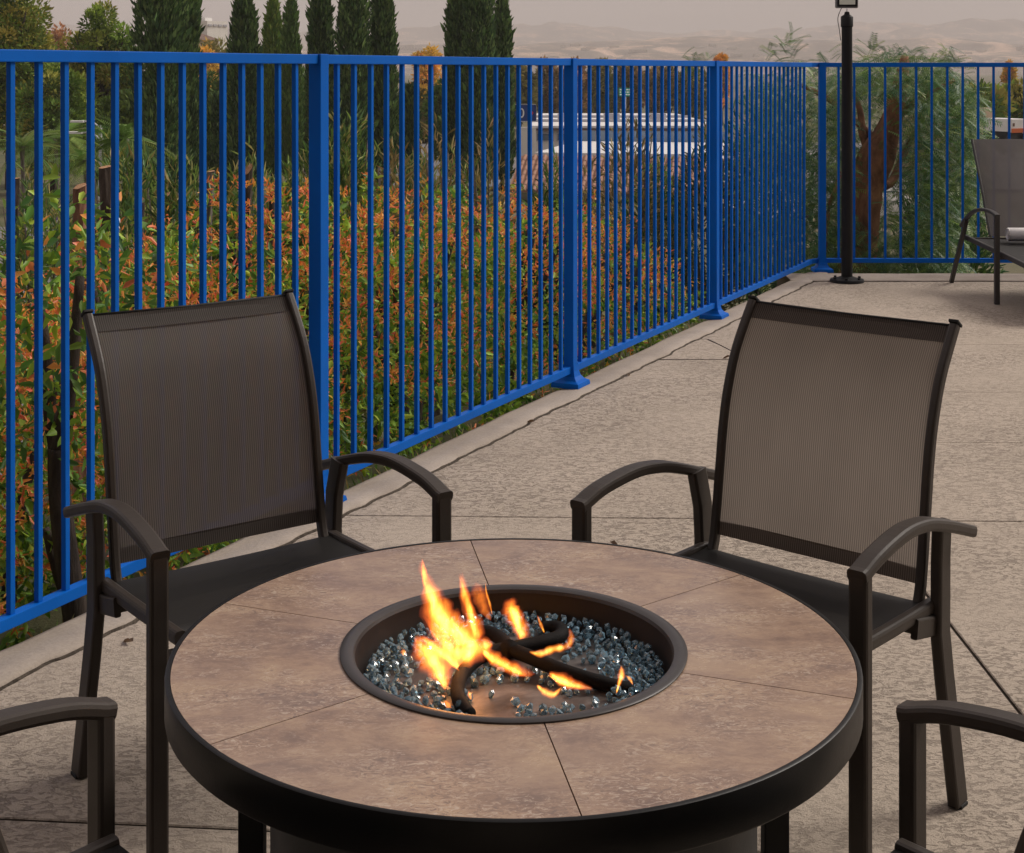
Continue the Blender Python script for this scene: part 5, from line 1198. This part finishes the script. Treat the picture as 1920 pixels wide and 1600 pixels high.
# nearer white parapet building with blue panels and tiled roof
b1, W_, H = building('tiled_building', 1000, 1330, 288, 84, 14, 'white', 'white building with blue-grey panel band and terracotta tiled roof', -0.22)
u = 84 / F_PX
for i in range(8): box('panel', Vector((-W_ / 2 + (i + .5) * W_ / 8, 14.05, H + .35)), (W_ / 8 * .95, .12, .7), 'bluepanel', b1)
rf = empty('roof', (0, 0, 0)); rf.parent = b1
nt_ = 30; L_ = 3.8
bm = bmesh.new(); add_box(bm, Vector((0, -L_ * .5, H - 12 * u - .75)), (W_ + 1.6, L_, .12), 0, Matrix.Rotation(R(27), 4, 'X')); from_bm('roof_deck', bm, 'terracotta', rf)
tb = bmesh.new(); n = 8
for i in range(n):
    a0, a1 = math.pi * i / n, math.pi * (i + 1) / n
    f_ = [(.115 * math.cos(a0), 0, .10 * math.sin(a0)), (.115 * math.cos(a1), 0, .10 * math.sin(a1)), (.105 * math.cos(a1), .62, .09 * math.sin(a1) - .02), (.105 * math.cos(a0), .62, .09 * math.sin(a0) - .02)]
    tb.faces.new([tb.verts.new(p) for p in f_])
tme = bpy.data.meshes.new('tile'); bmesh.ops.remove_doubles(tb, verts=tb.verts, dist=1e-4); tb.to_mesh(tme); tb.free(); tme.materials.append(M['terracotta'])
cols_ = int((W_ + 1.4) / .30)
rows = 7; cnt = 0
rest = bmesh.new()
for r_ in range(rows):
    for k in range(cols_):
        x = -(W_ + 1.4) / 2 + .3 * (k + .5); yl = -L_ / 2 + r_ * (L_ / rows) ; M4 = Matrix.Translation((x, -L_ * .5, H - 12 * u - .75)) @ Matrix.Rotation(R(27), 4, 'X') @ Matrix.Translation((0, yl, .065)) @ Matrix.Rotation(R(rng.uniform(-2, 2)), 4, 'Z')
        if cnt < 300:
            o = bpy.data.objects.new('tile', tme); C.objects.link(o); o.parent = rf; o.matrix_local = M4
        else:
            n0 = len(rest.verts); rest.from_mesh(tme); rest.verts.ensure_lookup_table(); bmesh.ops.transform(rest, matrix=M4, verts=rest.verts[n0:])
        cnt += 1
if len(rest.verts): tag(from_bm('tiles', rest, 'terracotta', rf), kind='stuff')
else: rest.free()
# hilltop buildings at left, tan building and truck at right
b2, W_, H = building('white_building', 383, 432, 40, 330, 20, 'stucco', 'white flat-roofed building on the skyline between the cypresses', .9); u = 330 / F_PX
for i in range(4): box('window', Vector((-W_ / 2 + (i + .5) * W_ / 4, -.1, H - 8 * u)), (W_ / 6, .2, 4 * u), 'greypanel', b2)
box('roof_unit', Vector((0, 4, H + .4)), (2, 2, .9), 'white', b2)
b3, W_, H = building('brown_roof_house', 372, 412, 76, 280, 12, 'tan', 'house with brown roof below the white skyline building', .7); u = 280 / F_PX
mesh('roof', [(-W_ / 2 - .5, -.8, H), (W_ / 2 + .5, -.8, H), (W_ / 2 + .5, 12.8, H), (-W_ / 2 - .5, 12.8, H), (-W_ / 2 + 1, 6, H + 1.6), (W_ / 2 - 1, 6, H + 1.6)], [(0, 1, 5, 4), (2, 3, 4, 5), (1, 2, 5), (3, 0, 4)], 'roofdark', b3)
b4, W_, H = building('tan_building', 1795, 1868, 222, 105, 8, 'tan', 'tan stucco building with stepped front seen through the far fence', .55); u = 105 / F_PX
for x, w_, h in ((6, 36, 12), (6, 22, 20), (-28, 10, 6)): box('parapet', Vector((x * u, -.12 - .02 * h, H + h * u / 2 - .1)), (w_ * u, .5, h * u + .2), 'tan', b4)
for i in range(3): box('window', Vector((-W_ / 3 + i * W_ / 3, -.06, H - 22 * u)), (W_ / 6, .12, 14 * u), 'winglass', b4)
# box truck
c = P(1906, 250, 95); gz = float(ground_z(c.x, c.y)); tk = empty('box_truck', (c.x, c.y, gz)); tag(tk, 'white truck with an orange lower stripe at the right edge', 'truck'); u = 95 / F_PX; H = c.z - gz
box('cargo_box', Vector((0, 1, H + 14 * u)), (34 * u, 2.2, 26 * u), 'white', tk, .06); box('stripe', Vector((0, -.13, H + 5 * u)), (33 * u, .06, 8 * u), 'orange', tk)
box('hatch', Vector((-11 * u, -.12, H + 16 * u)), (4 * u, .05, 6 * u), 'roofdark', tk)
box('chassis', Vector((0, 1, H - .15)), (34 * u, 1.9, .5), 'black', tk); box('cab', Vector((26 * u, 1, H + 8 * u)), (16 * u, 2.0, 22 * u), 'white', tk, .1)
for sx in (-12, 24):
    for yy in (0, 2):
        bmx = bmesh.new(); bmesh.ops.create_cone(bmx, cap_ends=True, segments=20, radius1=.42, radius2=.42, depth=.25, matrix=Matrix.Translation((sx * u, yy, H - .4)) @ Matrix.Rotation(R(90), 4, 'X')); from_bm('wheel', bmx, 'rubber', tk)
tk.rotation_euler = (0, 0, .5)

# parked cars in the lot
def car(px, py, Y, mat, label, rz):
    c = P(px, py, Y); gz = float(ground_z(c.x, c.y)) + .25; root = empty('parked_car', (c.x, c.y, gz), rz); tag(root, label, 'car', 'cars parked below')
    prof = [(-2.1, .35), (-2.15, .75), (-1.5, .92), (-.8, 1.40), (.75, 1.42), (1.35, .98), (2.05, .85), (2.12, .4), (2.0, .28), (-2.0, .28)]
    v = [(x, s * (.85 if z < 1.2 else .68), z) for s in (-1, 1) for x, z in prof]; n = len(prof)
    mesh('body', v, [tuple(range(n)), tuple(range(2 * n - 1, n - 1, -1))] + [(i, i + n, (i + 1) % n + n, (i + 1) % n) for i in range(n)], mat, root)
    for s in (-1, 1):
        mesh('side_window', [(-1.25, s * .80, .98), (1.1, s * .80, .98), (.68, s * .715, 1.34), (-.72, s * .715, 1.34)], [(0, 1, 2, 3)], 'winglass', root)
        for x in (-1.3, 1.3):
            bmx = bmesh.new(); bmesh.ops.create_cone(bmx, cap_ends=True, segments=18, radius1=.32, radius2=.32, depth=.2, matrix=Matrix.Translation((x, s * .78, .32)) @ Matrix.Rotation(R(90), 4, 'X')); from_bm('wheel', bmx, 'rubber', root)
car(1440, 310, 62, 'white', 'white car glimpsed through the close-set far pickets', .4); car(1500, 300, 66, 'greypanel', 'grey car glimpsed left of the corner post', .3); car(1640, 300, 64, 'white', 'white car glimpsed beside the pepper tree trunk', .2)

# ---------------------------------------------------------------- haze: one closed box of even, pale air
bm = bmesh.new(); add_box(bm, Vector((400, 3700, 130)), (13600, 8200, 330)); hz = from_bm('haze', bm, None); tag(hz, kind='stuff')
hm = bpy.data.materials.new('haze_air'); hm.use_nodes = True; t = hm.node_tree; t.nodes.clear()
pv = t.nodes.new('ShaderNodeVolumePrincipled'); pv.inputs['Color'].default_value = (0.775, 0.745, 0.745, 1); pv.inputs['Density'].default_value = 2.8e-4; pv.inputs['Anisotropy'].default_value = 0.0
oo = t.nodes.new('ShaderNodeOutputMaterial'); t.links.new(pv.outputs[0], oo.inputs['Volume']); hz.data.materials.append(hm)
